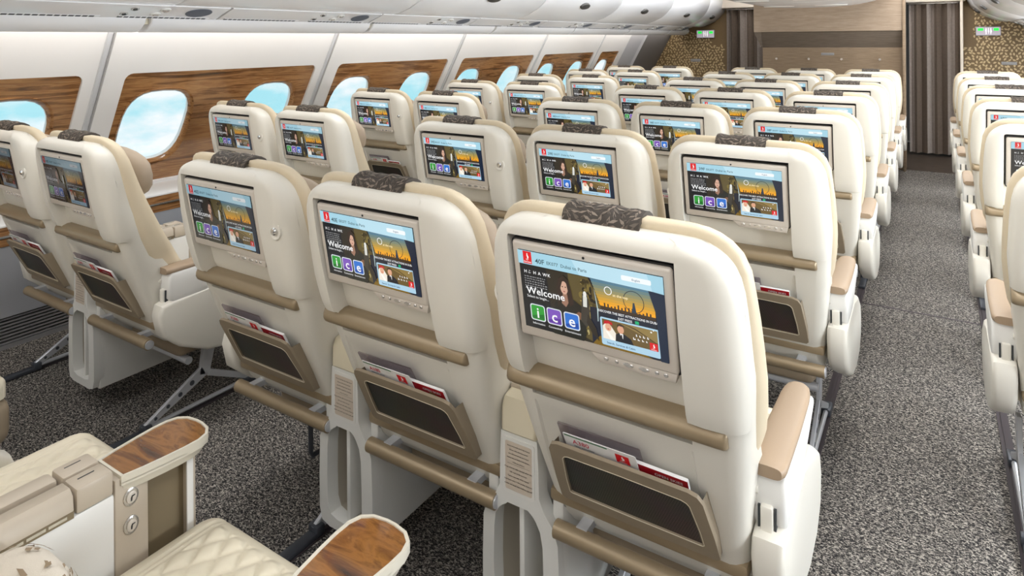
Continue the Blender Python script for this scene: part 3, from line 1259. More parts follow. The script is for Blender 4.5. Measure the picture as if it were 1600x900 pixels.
def make_pad(u0, u1, y0, y1, zt, r, skirt, quilt=True, nu=130, ny=150, slope=0.0):
    """upholstered seat cushion with rolled edges; quilted diamonds inside a plain border"""
    us = [(u0 + u1) / 2 - (u1 - u0) / 2 * math.cos(PI * i / nu) for i in range(nu + 1)]
    us = [0.45 * a + 0.55 * (u0 + (u1 - u0) * i / nu) for i, a in enumerate(us)]
    ys = [(y0 + y1) / 2 - (y1 - y0) / 2 * math.cos(PI * i / ny) for i in range(ny + 1)]
    ys = [0.4 * a + 0.6 * (y0 + (y1 - y0) * i / ny) for i, a in enumerate(ys)]
    vs, fs = [], []
    rc = 0.05
    for j, y in enumerate(ys):
        for i, u in enumerate(us):
            du = min(u - u0, u1 - u)
            rf = r * (1.0 if y < (y0 + y1) / 2 else 1.5)
            dy0 = y - y0
            dy1 = (y1 - y)
            dr = rf - min(dy1, rf)
            d1 = r - min(du, r)
            d2 = dr if y > (y0 + y1) / 2 else r - min(dy0, r)
            dd = math.sqrt(d1 * d1 / (r * r) + d2 * d2 / (rf * rf if y > (y0 + y1) / 2 else r * r))
            z = zt - r + r * math.sqrt(max(0.0, 1 - min(dd, 1) ** 2)) + slope * (y - y0)
            # rounded plan corners
            bx = min(max((d1 / r), 0), 1)
            by = min(max((d2 / (rf if y > (y0 + y1) / 2 else r)), 0), 1)
            uu, yy = u, y
            if dd > 1:
                k = 1 / dd
                uu = u + (d1 * (1 - k)) * (1 if u < (u0 + u1) / 2 else -1)
                yy = y + (d2 * (1 - k)) * (1 if y < (y0 + y1) / 2 else -1)
            if quilt:
                m_ = min(du - 0.055, (y1 - y) - 0.03, y - y0 - 0.01)
                if m_ > 0:
                    a = (u - u0) / 0.052 + (y - y0) / 0.078
                    b = (u - u0) / 0.052 - (y - y0) / 0.078
                    d = min(0.5 - abs((a % 1) - 0.5), 0.5 - abs((b % 1) - 0.5)) * 0.043
                    q = 1 - math.exp(-max(0, d) / 0.0045)
                    z += min(1, m_ / 0.012) * (0.0075 * q + 0.003 * abs(math.sin(PI * a) * math.sin(PI * b)) - 0.005)
                # twin piping seams
                for s in (0.044, 0.054):
                    if abs(du - s) < 0.0035:
                        z -= 0.0025
            vs.append((uu, yy, z))
    W_ = nu + 1
    for j in range(ny):
        for i in range(nu):
            fs.append((j * W_ + i, j * W_ + i + 1, (j + 1) * W_ + i + 1, (j + 1) * W_ + i))
    # skirt
    border = [i for i in range(W_)] + [j * W_ + nu for j in range(1, ny + 1)] + [ny * W_ + i for i in range(nu - 1, -1, -1)] + [j * W_ for j in range(ny - 1, 0, -1)]
    base = len(vs)
    for k in border:
        p = vs[k]
        vs.append((p[0], p[1], p[2] - skirt))
    n = len(border)
    for k in range(n):
        fs.append((border[k], border[(k + 1) % n], base + (k + 1) % n, base + k))
    fs.append(tuple(base + k for k in range(n)))
    return vs, fs


# frame of the monitor plane
_z0, _z1 = .83, 1.022
MT = Vector((0, yb(_z1) - yb(_z0), _z1 - _z0)).normalized()     # up along the monitor
MX = Vector((1, 0, 0))
MN = MX.cross(MT)                                               # points towards the viewer (-y)
MO = Vector((RC, yb(.926), .926))
MW, MH = 0.309, 0.192


def mon(x, y, n):
    """x right, y up, n towards the viewer"""
    return tuple(MO + MX * x + MT * y + MN * n)


def screen_art():
    p = Pic(0.281, 0.156)
    K = lambda *c: sRGB(*c)
    p.rect(0, 0, 1, 1, K(8, 12, 20))
    # forest behind the figure
    p.poly([(.22, 0), (.50, 0), (.555, .12), (.58, .30), (.58, .45), (.555, .62), (.50, .81), (.20, .81)], K(38, 32, 22))
    p.poly([(.37, 0.1), (.50, 0.02), (.555, .14), (.58, .30), (.58, .45), (.555, .62), (.50, .81), (.36, .81)], K(88, 76, 40))
    rng = random.Random(5)
    cols = [K(150, 130, 70), K(120, 104, 50), K(52, 44, 22), K(180, 165, 110), K(70, 60, 30), K(30, 26, 16)]
    for i in range(70):
        cx, cy = rng.uniform(.42, .56), rng.uniform(.05, .78)
        if cx > .55 - abs(cy - .4) * .12:
            continue
        p.ell(cx, cy, rng.uniform(.005, .018), rng.uniform(.01, .045), rng.choice(cols), 7, up=(i % 10 == 0), rot=0)
    # right: sunset skyline
    n = 9
    top, bot = (80, 120, 140), (245, 165, 20)
    for i in range(n):
        t_ = i / (n - 1)
        c = K(*[top[k] * (1 - t_) + bot[k] * t_ for k in range(3)])
        y1 = .81 - .31 * i / n
        y0 = .81 - .31 * (i + 1) / n
        xa = .52 + .055 * min(1, (.81 - y0) / .3)
        p.poly([(xa, y0), (.935, y0), (.935, y1), (xa - .01, y1)], c, up=(i == 0))
    p.rect(.575, .46, .935, .50, K(60, 42, 22))
    for i in range(14):
        x = .60 + i * .023
        p.rect(x, .50, x + .010, .50 + rng.uniform(.005, .05), K(50, 40, 30), up=(i == 0))
    p.ring(.80, .63, .068, .13, .0045, K(30, 34, 44))
    p.poly([(.795, .62), (.805, .62), (.815, .50), (.785, .50)], K(30, 50, 70))
    p.ring(.635, .70, .026, .05, .005, WHITE)
    p.text('at the top', .665, .645, .045, K(250, 230, 180))
    p.rect(.50, .0, .935, .46, K(22, 28, 44))
    p.poly([(.50, 0), (.90, 0), (.80, .06), (.60, .10), (.555, .12)], K(120, 92, 20))
    p.text('DISCOVER THE BEST ATTRACTIONS IN DUBAI', .755, .425, .040, WHITE, 'CENTER', sx=.86)
    p.text('JUST PRESS', .735, .375, .040, WHITE, 'CENTER', up=False, sx=.86)
    p.rr(.80, .372, .825, .408, .004, K(20, 170, 110))
    # crew card
    p.rr(.565, .025, .95, .365, .012, K(170, 205, 225))
    p.rect(.577, .105, .938, .345, K(104, 84, 44))
    p.poly([(.68, .345), (.938, .20), (.938, .345)], K(140, 118, 66))
    p.poly([(.70, .345), (.80, .30), (.938, .185), (.938, .195), (.80, .315), (.715, .345)], K(70, 52, 24))
    # cabin crew member in a red hat and white veil
    p.poly([(.577, .105), (.58, .26), (.60, .30), (.635, .28), (.665, .20), (.70, .105)], K(235, 228, 215))
    p.ell(.617, .255, .021, .048, K(222, 170, 140))
    p.poly([(.588, .285), (.592, .325), (.62, .335), (.645, .318), (.648, .288), (.62, .30)], K(190, 22, 36))
    p.ell(.617, .232, .007, .006, K(190, 40, 50), 8)
    p.poly([(.598, .20), (.612, .205), (.66, .105), (.63, .105)], K(250, 245, 236))
    # officer in a dark suit
    p.poly([(.66, .105), (.665, .19), (.69, .215), (.725, .21), (.765, .17), (.78, .105)], K(26, 28, 34))
    p.poly([(.690, .212), (.715, .212), (.712, .15)], K(240, 240, 240))
    p.poly([(.699, .20), (.707, .20), (.710, .13), (.703, .12)], K(20, 20, 26))
    p.ell(.700, .262, .022, .052, K(214, 160, 128))
    p.poly([(.678, .275), (.680, .315), (.70, .33), (.722, .315), (.722, .275), (.715, .30), (.69, .302)], K(60, 42, 28))
    p.scribble(.80, .90, .225, .028, WHITE, 1, 3)
    p.scribble(.78, .88, .18, .028, WHITE, 2, 3)
    emblem(p, .885, .105, .935, .195)
    p.ell(.90, .32, .006, .01, WHITE, 8)
    p.ell(.915, .345, .004, .007, WHITE, 8)
    p.text('Search, Services & Cabin', .60, .052, .034, K(30, 60, 100))
    # right edge strip
    p.poly([(.95, 0), (1, 0), (1, .81), (.90, .81), (.94, .55)], K(18, 32, 54))
    # woman in a dark coat with long hair
    p.poly([(.22, 0), (.20, .12), (.25, .40), (.275, .50), (.33, .53), (.385, .50), (.44, .44), (.47, .30), (.46, .08), (.44, 0)], K(26, 28, 22))
    p.poly([(.275, .36), (.27, .60), (.285, .72), (.325, .775), (.365, .72), (.378, .60), (.39, .44), (.36, .40), (.345, .5), (.30, .5)], K(44, 30, 22))
    p.poly([(.30, .42), (.315, .55), (.345, .55), (.35, .44), (.33, .38)], K(150, 112, 92))
    p.ell(.327, .62, .027, .082, K(206, 164, 142))
    p.poly([(.290, .52), (.287, .66), (.30, .735), (.325, .75), (.318, .70), (.302, .62)], K(48, 32, 24))
    p.poly([(.366, .50), (.368, .64), (.355, .72), (.325, .75), (.345, .69), (.352, .60)], K(40, 27, 20))
    for ex_ in (.316, .338):
        p.ell(ex_, .632, .005, .008, K(40, 24, 20), 8)
    p.ell(.327, .575, .008, .007, K(160, 80, 76), 8)
    p.poly([(.38, .30), (.42, .36), (.455, .34), (.43, .26)], K(120, 84, 62))
    # hawk on the glove
    p.poly([(.43, .26), (.445, .46), (.455, .60), (.475, .64), (.492, .60), (.50, .46), (.495, .30), (.47, .18)], K(58, 54, 46))
    p.poly([(.455, .44), (.46, .58), (.475, .63), (.487, .56), (.482, .44)], K(214, 214, 206))
    p.ell(.474, .60, .012, .035, K(226, 226, 220))
    p.poly([(.462, .60), (.452, .585), (.463, .58)], K(40, 40, 40))
    p.poly([(.485, .36), (.535, .20), (.55, .05), (.50, .14), (.47, .25)], K(42, 36, 26))
    # lens arc shine
    p.poly([(.555, .30), (.56, .45), (.55, .60), (.54, .70), (.546, .60), (.553, .45), (.550, .30)], K(190, 210, 210))
    # titles
    p.text('H', .035, .715, .055, WHITE)
    p.text('is', .073, .742, .026, WHITE, up=False)
    p.text('for', .068, .715, .026, WHITE, up=False)
    for i, ch in enumerate('HAWK'):
        p.text(ch, .105 + i * .036, .715, .055, WHITE, up=False)
    for i in range(6):
        p.scribble(.035, .20 - (.06 if i == 5 else 0), .668 - i * .030, .014, K(190, 190, 190), 10 + i, 5)
    p.text('Welcome', .04, .455, .125, WHITE, sx=1.04)
    p.text('Select to begin...', .04, .405, .045, K(220, 220, 220))
    for i, (x, c1, c2, ch, cap) in enumerate(((.055, (40, 150, 50), (24, 110, 40), 'i', 'Information'), (.180, (120, 80, 180), (86, 50, 150), 'c', 'Connectivity'), (.308, (40, 110, 200), (22, 72, 160), 'e', 'Entertainment'))):
        p.rr(x, .115, x + .112, .325, .018, K(214, 220, 226))
        p.rr(x + .007, .128, x + .105, .312, .014, K(*c1))
        p.poly([(x + .01, .14), (x + .10, .14), (x + .10, .21), (x + .01, .17)], K(*c2))
        p.text(ch, x + .056, .155, .19, WHITE, 'CENTER')
        p.text(cap, x + .056, .065, .036, K(220, 220, 220), 'CENTER')
    # header
    p.poly([(0, .83), (0, 1), (1, 1), (1, .80), (.93, .81), (.5, .825)], K(160, 205, 222))
    p.poly([(.40, 1), (.45, .825), (.93, .81), (.90, 1)], K(182, 218, 232))
    emblem(p, .04, .84, .105, .995)
    p.text('EK077  Dubai to Paris', .215, .875, .058, K(70, 100, 110))
    p.rr(.735, .875, .925, .935, .01, K(236, 242, 244))
    p.text('English', .83, .89, .035, K(110, 130, 150), 'CENTER')
    return p


SCREEN_ORIGIN = (-0.1405, -0.0745)


def screen_xf(mb, n0=0.0125):
    return mb.xf(lambda x, y, z: mon(x + SCREEN_ORIGIN[0], y + SCREEN_ORIGIN[1], n0 + z))


def make_seat_proto():
    t = thing('passenger_chair', 'x', 'seat')
    s = make_shell().build('back_shell', 'shell_plastic', t, angle=28)
    # small round cover and side seam on the lower shell
    c = MB()
    for sx in (-1, 1):
        zc = .575
        y_ = yb(zc) + .075
        x_ = sx * (hw(zc) - 0.002)
        r1 = [(x_, y_ + .008 * math.cos(a), zc + .008 * math.sin(a)) for a in [2 * PI * k / 14 for k in range(14)]]
        r2 = [(x_ + sx * .005, y_ + .006 * math.cos(a), zc + .006 * math.sin(a)) for a in [2 * PI * k / 14 for k in range(14)]]
        c.add(*loft([r1, r2]))
    c.build('screw_cover', 'shell_plastic', s)
    make_back_cushion().build('back_cushion', 'cream_leather', t, angle=60)
    h = MB()
    v, f = blob(0, yb(.95) + .108, .945, .222, .050, .098, 2.7)
    v = [(x, y + (.03 * (abs(x) / .2) ** 2) - (.3 * (z - .945)) * .35, z) for x, y, z in v]
    h.add(v, f)
    h.build('headrest', 'taupe_leather', t, angle=70)
    # patterned strip over the top of the headrest
    b = MB()
    path = [(.010, 1.064), (.011, 1.074), (.017, 1.084), (.030, 1.0905), (.046, 1.093), (.062, 1.091), (.076, 1.083), (.090, 1.062), (.096, 1.04)]
    rings = []
    nseg = 20
    for i in range(nseg + 1):
        u = -.076 + .148 * i / nseg
        wv = .0012 * math.sin(u * 160) + .001 * math.sin(u * 75 + 1)
        ring = [(u, yb(1.07) + w, z + wv) for w, z in path] + [(u, yb(1.07) + w + .001, z - .010) for w, z in path[::-1]]
        rings.append(ring)
    b.add(*loft(rings))
    # pointed leaf print in two tones
    L = [0.0]
    for p_, q_ in zip(path, path[1:]):
        L.append(L[-1] + math.hypot(q_[0] - p_[0], q_[1] - p_[1]))

    def on_strip(u, s_):
        s_ = min(max(s_, 0), L[-1])
        w_ = float(np.interp(s_, L, [p_[0] for p_ in path]))
        z_ = float(np.interp(s_, L, [p_[1] for p_ in path]))
        e_ = .003
        dw = float(np.interp(s_ + e_, L, [p_[0] for p_ in path])) - float(np.interp(s_ - e_, L, [p_[0] for p_ in path]))
        dz = float(np.interp(s_ + e_, L, [p_[1] for p_ in path])) - float(np.interp(s_ - e_, L, [p_[1] for p_ in path]))
        n_ = math.hypot(dw, dz) or 1
        wv_ = .0012 * math.sin(u * 160) + .001 * math.sin(u * 75 + 1)
        return (u, yb(1.07) + w_ - dz / n_ * .0007, z_ + wv_ + dw / n_ * .0009)
    rg = random.Random(21)
    uu = -.074
    while uu < .068:
        ss = .002
        while ss < L[-1] - .006:
            cu_, cs_ = uu + rg.uniform(-.003, .003), ss + rg.uniform(-.003, .003)
            an, ll, hh = rg.uniform(0, 2 * PI), rg.uniform(.0075, .0115), rg.uniform(.003, .0045)
            P_ = [(-ll, 0), (-ll * .2, -hh), (ll, -hh * .2), (-ll * .1, hh * .5)]
            Q_ = []
            for a_, b_ in P_:
                x_ = min(max(cu_ + a_ * math.cos(an) - b_ * math.sin(an), -.0755), .0715)
                Q_.append(on_strip(x_, cs_ + a_ * math.sin(an) + b_ * math.cos(an)))
            b.add(Q_, [(0, 1, 2, 3)], 1 if rg.random() < .45 else 2)
            ss += .0115
        uu += .0125
    b.build('headrest_cover_strip', ['strip_dark', 'strip_mid', 'strip_light'], t, angle=50)
    # stowed tray ledge
    b = MB()
    sec = [(-.002, .704), (-.008, .708), (-.0115, .716), (-.010, .727), (-.002, .739), (.012, .745), (.044, .745), (.044, .704)]
    rings = []
    for u, k in ((-.236, .55), (-.233, .8), (-.226, .95), (-.216, 1), (-.1, 1), (0, 1), (.1, 1), (.186, 1), (.196, .97), (.201, .82), (.203, .55)):
        cz = .725
        rings.append([(u, yb(.722) + .01 + (w - .01) * k, cz + (z - cz) * (.6 + .4 * k)) for w, z in sec])
    b.add(*loft(rings))
    b.build('tray_ledge', 'bronze', t, angle=50)
    # monitor
    b = MB()
    v, f = rbox(-MW / 2, MW / 2, -MH / 2, MH / 2, -0.020, 0.010, 0.006, 3)
    b.add([mon(*p) for p in v], f)
    v, f = prism([(-.012, -MH / 2 + .004), (.008, -MH / 2 - .016), (.148, -MH / 2 - .016), (.153, -MH / 2 + .004)], 'xy', -0.012, 0.0085, 0.003)
    b.add([mon(*p) for p in v], f)
    m_ = b.build('monitor', 'bezel', t, angle=40)
    b = MB()
    g = 0.0035
    # black ring standing in for the shadow gap round the housing
    v, f = ring_prism(rrect(0, 0, MW + .007, MH + .007, .008), rrect(0, 0, MW - .004, MH - .004, .006), 'xy', -.02, .002)
    b.add([mon(*p) for p in v], f)
    b.build('shadow_gap_ring', 'black_plastic', m_)
    b = screen_art().mb
    screen_xf(b, 0.0106)
    sc = b.build('screen', 'display', m_, color=True)
    sc['brightness'] = 0.9
    sc['slot'] = 'screen'
    b = MB()
    v, f = prism(ellipse(-.005, MH / 2 - .009, .0025, .0025, 12), 'xy', 0.009, 0.0108)
    b.add([mon(*p) for p in v], f)
    b.build('camera_lens', 'black_plastic', m_)
    for x, a_ in ((.022, .0042), (.042, .0035), (.064, .010), (.093, .010), (.116, .0038), (.132, .0042)):
        b = MB()
        v, f = prism(ellipse(x, -MH / 2 - .0045, a_, .0036, 14), 'xy', 0.008, 0.0105, 0.001, 1)
        b.add([mon(*p) for p in v], f)
        b.build('control_button', 'button_silver', m_)
    # literature pocket
    z1, z0 = .612, .452
    PT = Vector((0, (yb(z1) - .030) - (yb(z0) - .012), z1 - z0)).normalized()
    PO = Vector((.004, yb(z0) - .012, z0))
    PN = MX.cross(PT)
    PH = (z1 - z0) / PT.z

    def pk(x, y, n):
        return tuple(PO + MX * x + PT * y + PN * n)
    outer = [(-.162, .004), (-.155, -.004), (0, -.006), (.155, -.004), (.162, .004), (.160, .06), (.152, PH - .022), (.144, PH - .006), (.128, PH), (0, PH + .001), (-.128, PH), (-.144, PH - .006), (-.152, PH - .022), (-.160, .06)]
    inner = [(-.134, .030), (-.130, .026), (0, .025), (.130, .026), (.134, .030), (.132, .07), (.124, PH - .042), (.119, PH - .034), (.110, PH - .030), (0, PH - .028), (-.110, PH - .030), (-.119, PH - .034), (-.124, PH - .042), (-.132, .07)]
    b = MB()
    v, f = ring_prism(outer, inner, 'xy', 0, .007)
    b.add([pk(*p) for p in v], f)
    # gusset to the shell
    v = []
    for (x, y) in outer[3:11] if False else [(.160, .0), (.160, .06), (.150, PH - .02)]:
        p = pk(x, y, 0)
        v += [p, (p[0], yb(p[2]) + .004, p[2])]
    b.add(v, [(0, 1, 3, 2), (2, 3, 5, 4)])
    v = [(-a, c_, d) if False else (2 * .004 - a, c_, d) for a, c_, d in v]
    b.add(v, [(0, 1, 3, 2), (2, 3, 5, 4)])
    pf = b.build('pocket', 'pocket_leather', t, angle=30)
    b = MB()
    v, f = prism(inner, 'xy', .0008, .003)
    b.add([pk(*p) for p in v], f)
    b.build('pocket_mesh', 'pocket_net', pf)
    b = MB()
    for lp, off in ((inner, .003),):
        for i in range(len(lp)):
            p, q = lp[i], lp[(i + 1) % len(lp)]
            b.add(*tube([pk(p[0] * 1.02, p[1], .0072), pk(q[0] * 1.02, q[1], .0072)], .0008, 5))
    b.build('stitching', 'cap_cream', pf)
    # lower back rail and footrest tube
    b = MB()
    b.add(*rbox(-.205, .207, yb(.42) - .004, yb(.42) + .06, .405, .434, .008))
    b.build('lower_back_trim', 'bronze', t)
    b = MB()
    b.add(*tube([(-.178, yb(.37) - .045, .368), (-.176, yb(.37) - .045, .368), (.208, yb(.37) - .045, .368), (.210, yb(.37) - .045, .368)], .0185, 18))
    b.add(*tube([(.210, yb(.37) - .045, .368), (.213, yb(.37) - .045, .368)], .015, 18), 1)
    for x in (-.12, .14):
        b.add(*rbox(x - .012, x + .012, yb(.37) - .043, yb(.37) + .05, .372, .388), 1)
    b.build('footrest_tube', ['bronze', 'aluminium'], t, angle=50)
    # seat cushion and base
    b = MB()
    b.add(*make_pad(-.214, .214, .22, .735, .445, .035, .035))
    b.build('seat_cushion', 'quilt_leather', t, angle=80)
    b = MB()
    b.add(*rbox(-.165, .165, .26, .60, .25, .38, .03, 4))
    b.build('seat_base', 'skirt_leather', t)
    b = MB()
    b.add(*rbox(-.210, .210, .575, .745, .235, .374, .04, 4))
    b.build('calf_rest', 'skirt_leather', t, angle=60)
    for y in (.30, .58):
        b = MB()
        b.add(*tube([(-.168, y, .235), (.168, y, .235)], .014, 12))
        b.build('cross_beam', 'aluminium', t)
    return t


SEAT = make_seat_proto()


def seat_number(row, col):
    p = Pic(0.281, 0.156)
    p.z = 0.0045
    p.text('%d%s' % (row, col), .135, .872, .085, sRGB(40, 70, 80))
    return screen_xf(p.mb, 0.0106)


# --- armrest on an open side (s = -1 left, +1 right), local to the seat
def make_arm(s, parent):
    sh = lambda x, y, z: (x - s * .032, y + .12, z - .062)
    sp = lambda x, y, z: (x - s * .034, y + .06, z - .03)
    def X(a, b):
        return (s * a, s * b) if s > 0 else (s * b, s * a)
    a0, a1 = X(.238, .302)
    b = MB()
    b.add(*prism([(.075, .50), (.085, .535), (.13, .548), (.30, .545), (.44, .525), (.515, .475), (.535, .42), (.52, .355), (.46, .315), (.36, .305), (.25, .325), (.15, .375), (.09, .43)], 'yz', *X(.248, .306), .013, 3))
    b.xf(sp)
    ar = b.build('side_pod', 'shell_plastic', parent, angle=40)
    b = MB()
    b.add(*prism([(.050, .585), (.052, .655), (.062, .672), (.36, .676), (.385, .664), (.38, .645), (.30, .62), (.20, .575), (.13, .556), (.07, .560)], 'yz', a0, a1, .010, 3))
    b.xf(sh)
    ab = b.build('armrest', 'white_plastic', parent, angle=40)
    b = MB()
    rings = []
    for y, k in ((.046, .80), (.055, .95), (.07, 1.0), (.20, 1.0), (.33, .92), (.36, .85), (.378, .72), (.386, .45)):
        w = .032 * k
        c = s * .270
        zz = .676
        rings.append([(c + w * math.copysign(abs(math.cos(a)) ** .6, math.cos(a)), y, zz + .011 * math.copysign(abs(math.sin(a)) ** .6, math.sin(a))) for a in [2 * PI * q / 20 for q in range(20)]])
    b.add(*loft(rings))
    b.xf(sh)
    b.build('arm_pad', 'arm_pad', ab, angle=50)
    b = MB()
    c = s * .270
    b.add(*rbox(c - .011, c + .011, .040, .062, .545, .615, .004))
    b.add(*rbox(c - .016, c - .012, .046, .06, .55, .612), 1)
    b.add(*rbox(c + .012, c + .016, .046, .06, .55, .612), 1)
    b.xf(sh)
    b.build('hinge', ['shell_plastic', 'vent_dark'], ab)


def make_leg(u, parent, hoop=False):
    b = MB()
    # floor fitting, diagonal perforated strut, upright and floor rod
    T = .007

    def strut(p, q, w0, w1, t=T):
        p, q = Vector((0, *p)), Vector((0, *q))
        d = (q - p).normalized()
        nrm = Vector((0, -d.z, d.y))
        poly = [p + nrm * w0, q + nrm * w1, q - nrm * w1, p - nrm * w0]
        return prism([(a.y, a.z) for a in poly], 'yz', u - t, u + t, .002, 1)
    b.add(*strut((.175, .022), (.405, .135), .010, .022))
    b.add(*strut((.405, .12), (.43, .245), .022, .026))
    b.add(*strut((.425, .12), (.60, .03), .012, .010))
    b.add(*tube([(u + .0, .19, .020), (u, .60, .020)], .008, 8))
    b.add(*rbox(u - .016, u + .016, .02, .20, .002, .018, .004), 1)
    b.add(*rbox(u - .02, u + .02, .17, .20, .005, .035, .006), 1)
    b.add(*rbox(u - .016, u + .016, .57, .64, .002, .03, .006), 1)
    for k in range(4):
        f_ = .18 + k * .2
        y = .175 + (.405 - .175) * f_
        z = .022 + (.135 - .022) * f_
        for sx in (-1, 1):
            v, f = prism(ellipse(y, z, .006 + k * .0012, .006 + k * .0012, 12), 'yz', u + sx * (T - .0005), u + sx * (T + .0006))
            b.add(v, f, 1)
    b.build('leg', ['aluminium', 'steel_dark'], parent)
    if hoop:
        b = MB()
        b.add(*tube([(u - .04, .20, .30), (u - .04, .20, .215), (u - .04, .205, .20), (u - .04, .29, .20), (u - .04, .30, .215), (u - .04, .30, .25)], .007, 8))
        b.build('footrest_bracket', 'steel_dark', parent)


def make_hook(x, z, parent, w=-.012):
    b = MB()
    y = yb(z) + w
    cr = 16
    prof = [(.019, .004), (.019, -.001), (.017, -.0025), (.013, -.001), (.0125, .002)]
    rings = [[(x + r_ * math.cos(2 * PI * k / cr), y + d_, z + r_ * 1.25 * math.sin(2 * PI * k / cr)) for k in range(cr)] for r_, d_ in prof]
    b.add(*loft(rings), 0)
    prof = [(.0095, .003), (.0095, -.006), (.007, -.009), (.002, -.0095)]
    rings = [[(x + r_ * math.cos(2 * PI * k / cr), y + d_, z + r_ * math.sin(2 * PI * k / cr)) for k in range(cr)] for r_, d_ in prof]
    b.add(*loft(rings), 1)
    b.build('coat_hook', ['shell_plastic', 'chrome'], parent)


XF, SP, XB, XG, ROW0 = -0.4944, 0.5392, -2.4546, 0.402, 1.0712
COLX = {'F': XF, 'E': XF - SP, 'D': XF - 2 * SP, 'B': XB, 'A': XB - SP, 'G': XG}
WHERE = {'A': 'window side, left pair', 'B': 'aisle side, left pair', 'D': 'left of centre three',
         'E': 'middle of centre three', 'F': 'right of centre three', 'G': 'edge of right block'}
ROWN = {-1: 'cropped row at bottom left', 0: 'nearest full row', 1: 'second row', 2: 'third row', 3: 'fourth row', 4: 'fifth row', 5: 'sixth row', 6: 'last row by the bulkhead'}

# extra parts per column, built once under holder prototypes
protos = {}
for c in 'ABDEFG':
    kids_index()
    p = copy_tree(SEAT)
    if c == 'A':
        make_arm(-1, p)
        make_leg(-.235, p)
        make_hook(.200, .925, p)
    elif c == 'B':
        make_arm(1, p)
        make_leg(.09, p)
    elif c == 'D':
        make_arm(-1, p)
        make_leg(.10, p, True)
        make_hook(.200, .925, p)
    elif c == 'E':
        make_leg(.14, p)
    elif c == 'F':
        make_arm(1, p)
        make_leg(.155, p)
        make_leg(-.13, p)
        make_hook(-.218, .90, p, .004)
    elif c == 'G':
        make_arm(-1, p)
        make_leg(-.19, p)
        make_hook(.200, .925, p)
    protos[c] = p
for o in list(KIDS.get(SEAT.name, [])):
    for q in KIDS.get(o.name, []):
        bpy.data.objects.remove(q, do_unlink=True)
    bpy.data.objects.remove(o, do_unlink=True)
bpy.data.objects.remove(SEAT, do_unlink=True)
kids_index()


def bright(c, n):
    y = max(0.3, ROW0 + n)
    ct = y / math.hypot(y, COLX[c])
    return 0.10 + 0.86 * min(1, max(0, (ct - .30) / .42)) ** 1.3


used = set()
for n in range(-1, 7):
    for c in 'ABDEFG':
        if n == -1 and c not in 'BDE':
            continue
        if c == 'G' and n < 1:
            continue
        src = protos[c]
        loc = (COLX[c], ROW0 + n, 0)
        if c in used:
            o = copy_tree(src, None, loc)
        else:
            o = src
            used.add(c)
        o.location = loc
        o['label'] = 'cream seat with screen in its back, %s, %s' % (WHERE[c], ROWN[n])
        if n == -1:
            o['label'] = 'quilted cream seat %s, %s' % ({'B': 'with tan base at left edge', 'D': 'left of walnut-topped console', 'E': 'between two walnut-topped consoles'}[c], ROWN[n])
        o['group'] = 'passenger seats'
# seat numbers and screen brightness need every seat's own objects
kids_index()
for n in range(0, 7):
    for c in 'ABDEFG':
        for o in bpy.data.objects:
            pass
        break
seat_of = {}
for o in bpy.data.objects:
    if o.name.startswith('passenger_chair') and o.parent is None:
        best = min(((abs(o.location.x - COLX[c]) + abs(o.location.y - ROW0 - n), c, n) for c in COLX for n in range(-1, 7)))
        seat_of[o.name] = (best[1], best[2], o)
for nm, (c, n, o) in seat_of.items():
    for m_ in KIDS.get(nm, []):
        if m_.name.startswith('monitor'):
            for s in KIDS.get(m_.name, []):
                if s.name.startswith('screen'):
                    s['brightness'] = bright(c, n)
            if n >= 0:
                num = seat_number(40 - n, {'A': 'A', 'B': 'B', 'D': 'D', 'E': 'E', 'F': 'F', 'G': 'H'}[c]).build('seat_number', 'display', m_, color=True)
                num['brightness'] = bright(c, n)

# ------------------------------------------------------------------ literature in the pockets
def lit_frame():
    z1, z0 = .612, .452
    PT = Vector((0, (yb(z1) - .030) - (yb(z0) - .012), z1 - z0)).normalized()
    PO = Vector((.004, yb(z0) - .012, z0))
    PN = MX.cross(PT)
    return PT, PO, PN


PT, PO, PN = lit_frame()


def sheet(w, h, th, r=.003):
    v, f = prism(rrect(w / 2, h / 2, w, h, r, 2), 'xy', 0, th)
    return v, f


def make_lit(kind):
    """origin: lower left corner behind the pocket front"""
    b = MB()
    if kind == 'card':
        v, f = sheet(.150, .190, .0012)
        b.add(v, f, 0, (.82, .82, .82))
        p = Pic(.150, .190, .00015)
        p.z = .0013
        p.rect(.02, .968, .62, .985, sRGB(0, 110, 60))
        p.text('A380', .12, .875, .085, sRGB(200, 20, 60))
        p.text('Safety instructions', .13, .835, .030, (.05, .05, .05))
        emblem(p, .72, .835, .90, .955)
        b.add(p.mb.v, p.mb.f)
        b.c[-len(p.mb.f):] = p.mb.c
    elif kind == 'magazine':
        v, f = sheet(.205, .182, .006)
        b.add(v, f, 0, (.85, .85, .85))
        p = Pic(.205, .182, .00015)
        p.z = .0061
        p.rect(0, 0, 1, 1, sRGB(176, 20, 34))
        p.poly([(.72, .0), (.95, .0), (.93, .85), (.80, .93), (.72, .8)], sRGB(150, 110, 60))
        p.ell(.83, .80, .06, .08, sRGB(110, 120, 96))
        p.ell(.87, .62, .05, .08, sRGB(190, 150, 120))
        p.text('OPEN SKIES', .70, .92, .055, WHITE)
        b.add(p.mb.v, p.mb.f)
        b.c[-len(p.mb.f):] = p.mb.c
    else:
        v, f = sheet(.170, .196, .003)
        b.add(v, f, 0)
    return b


lit_meshes = {}


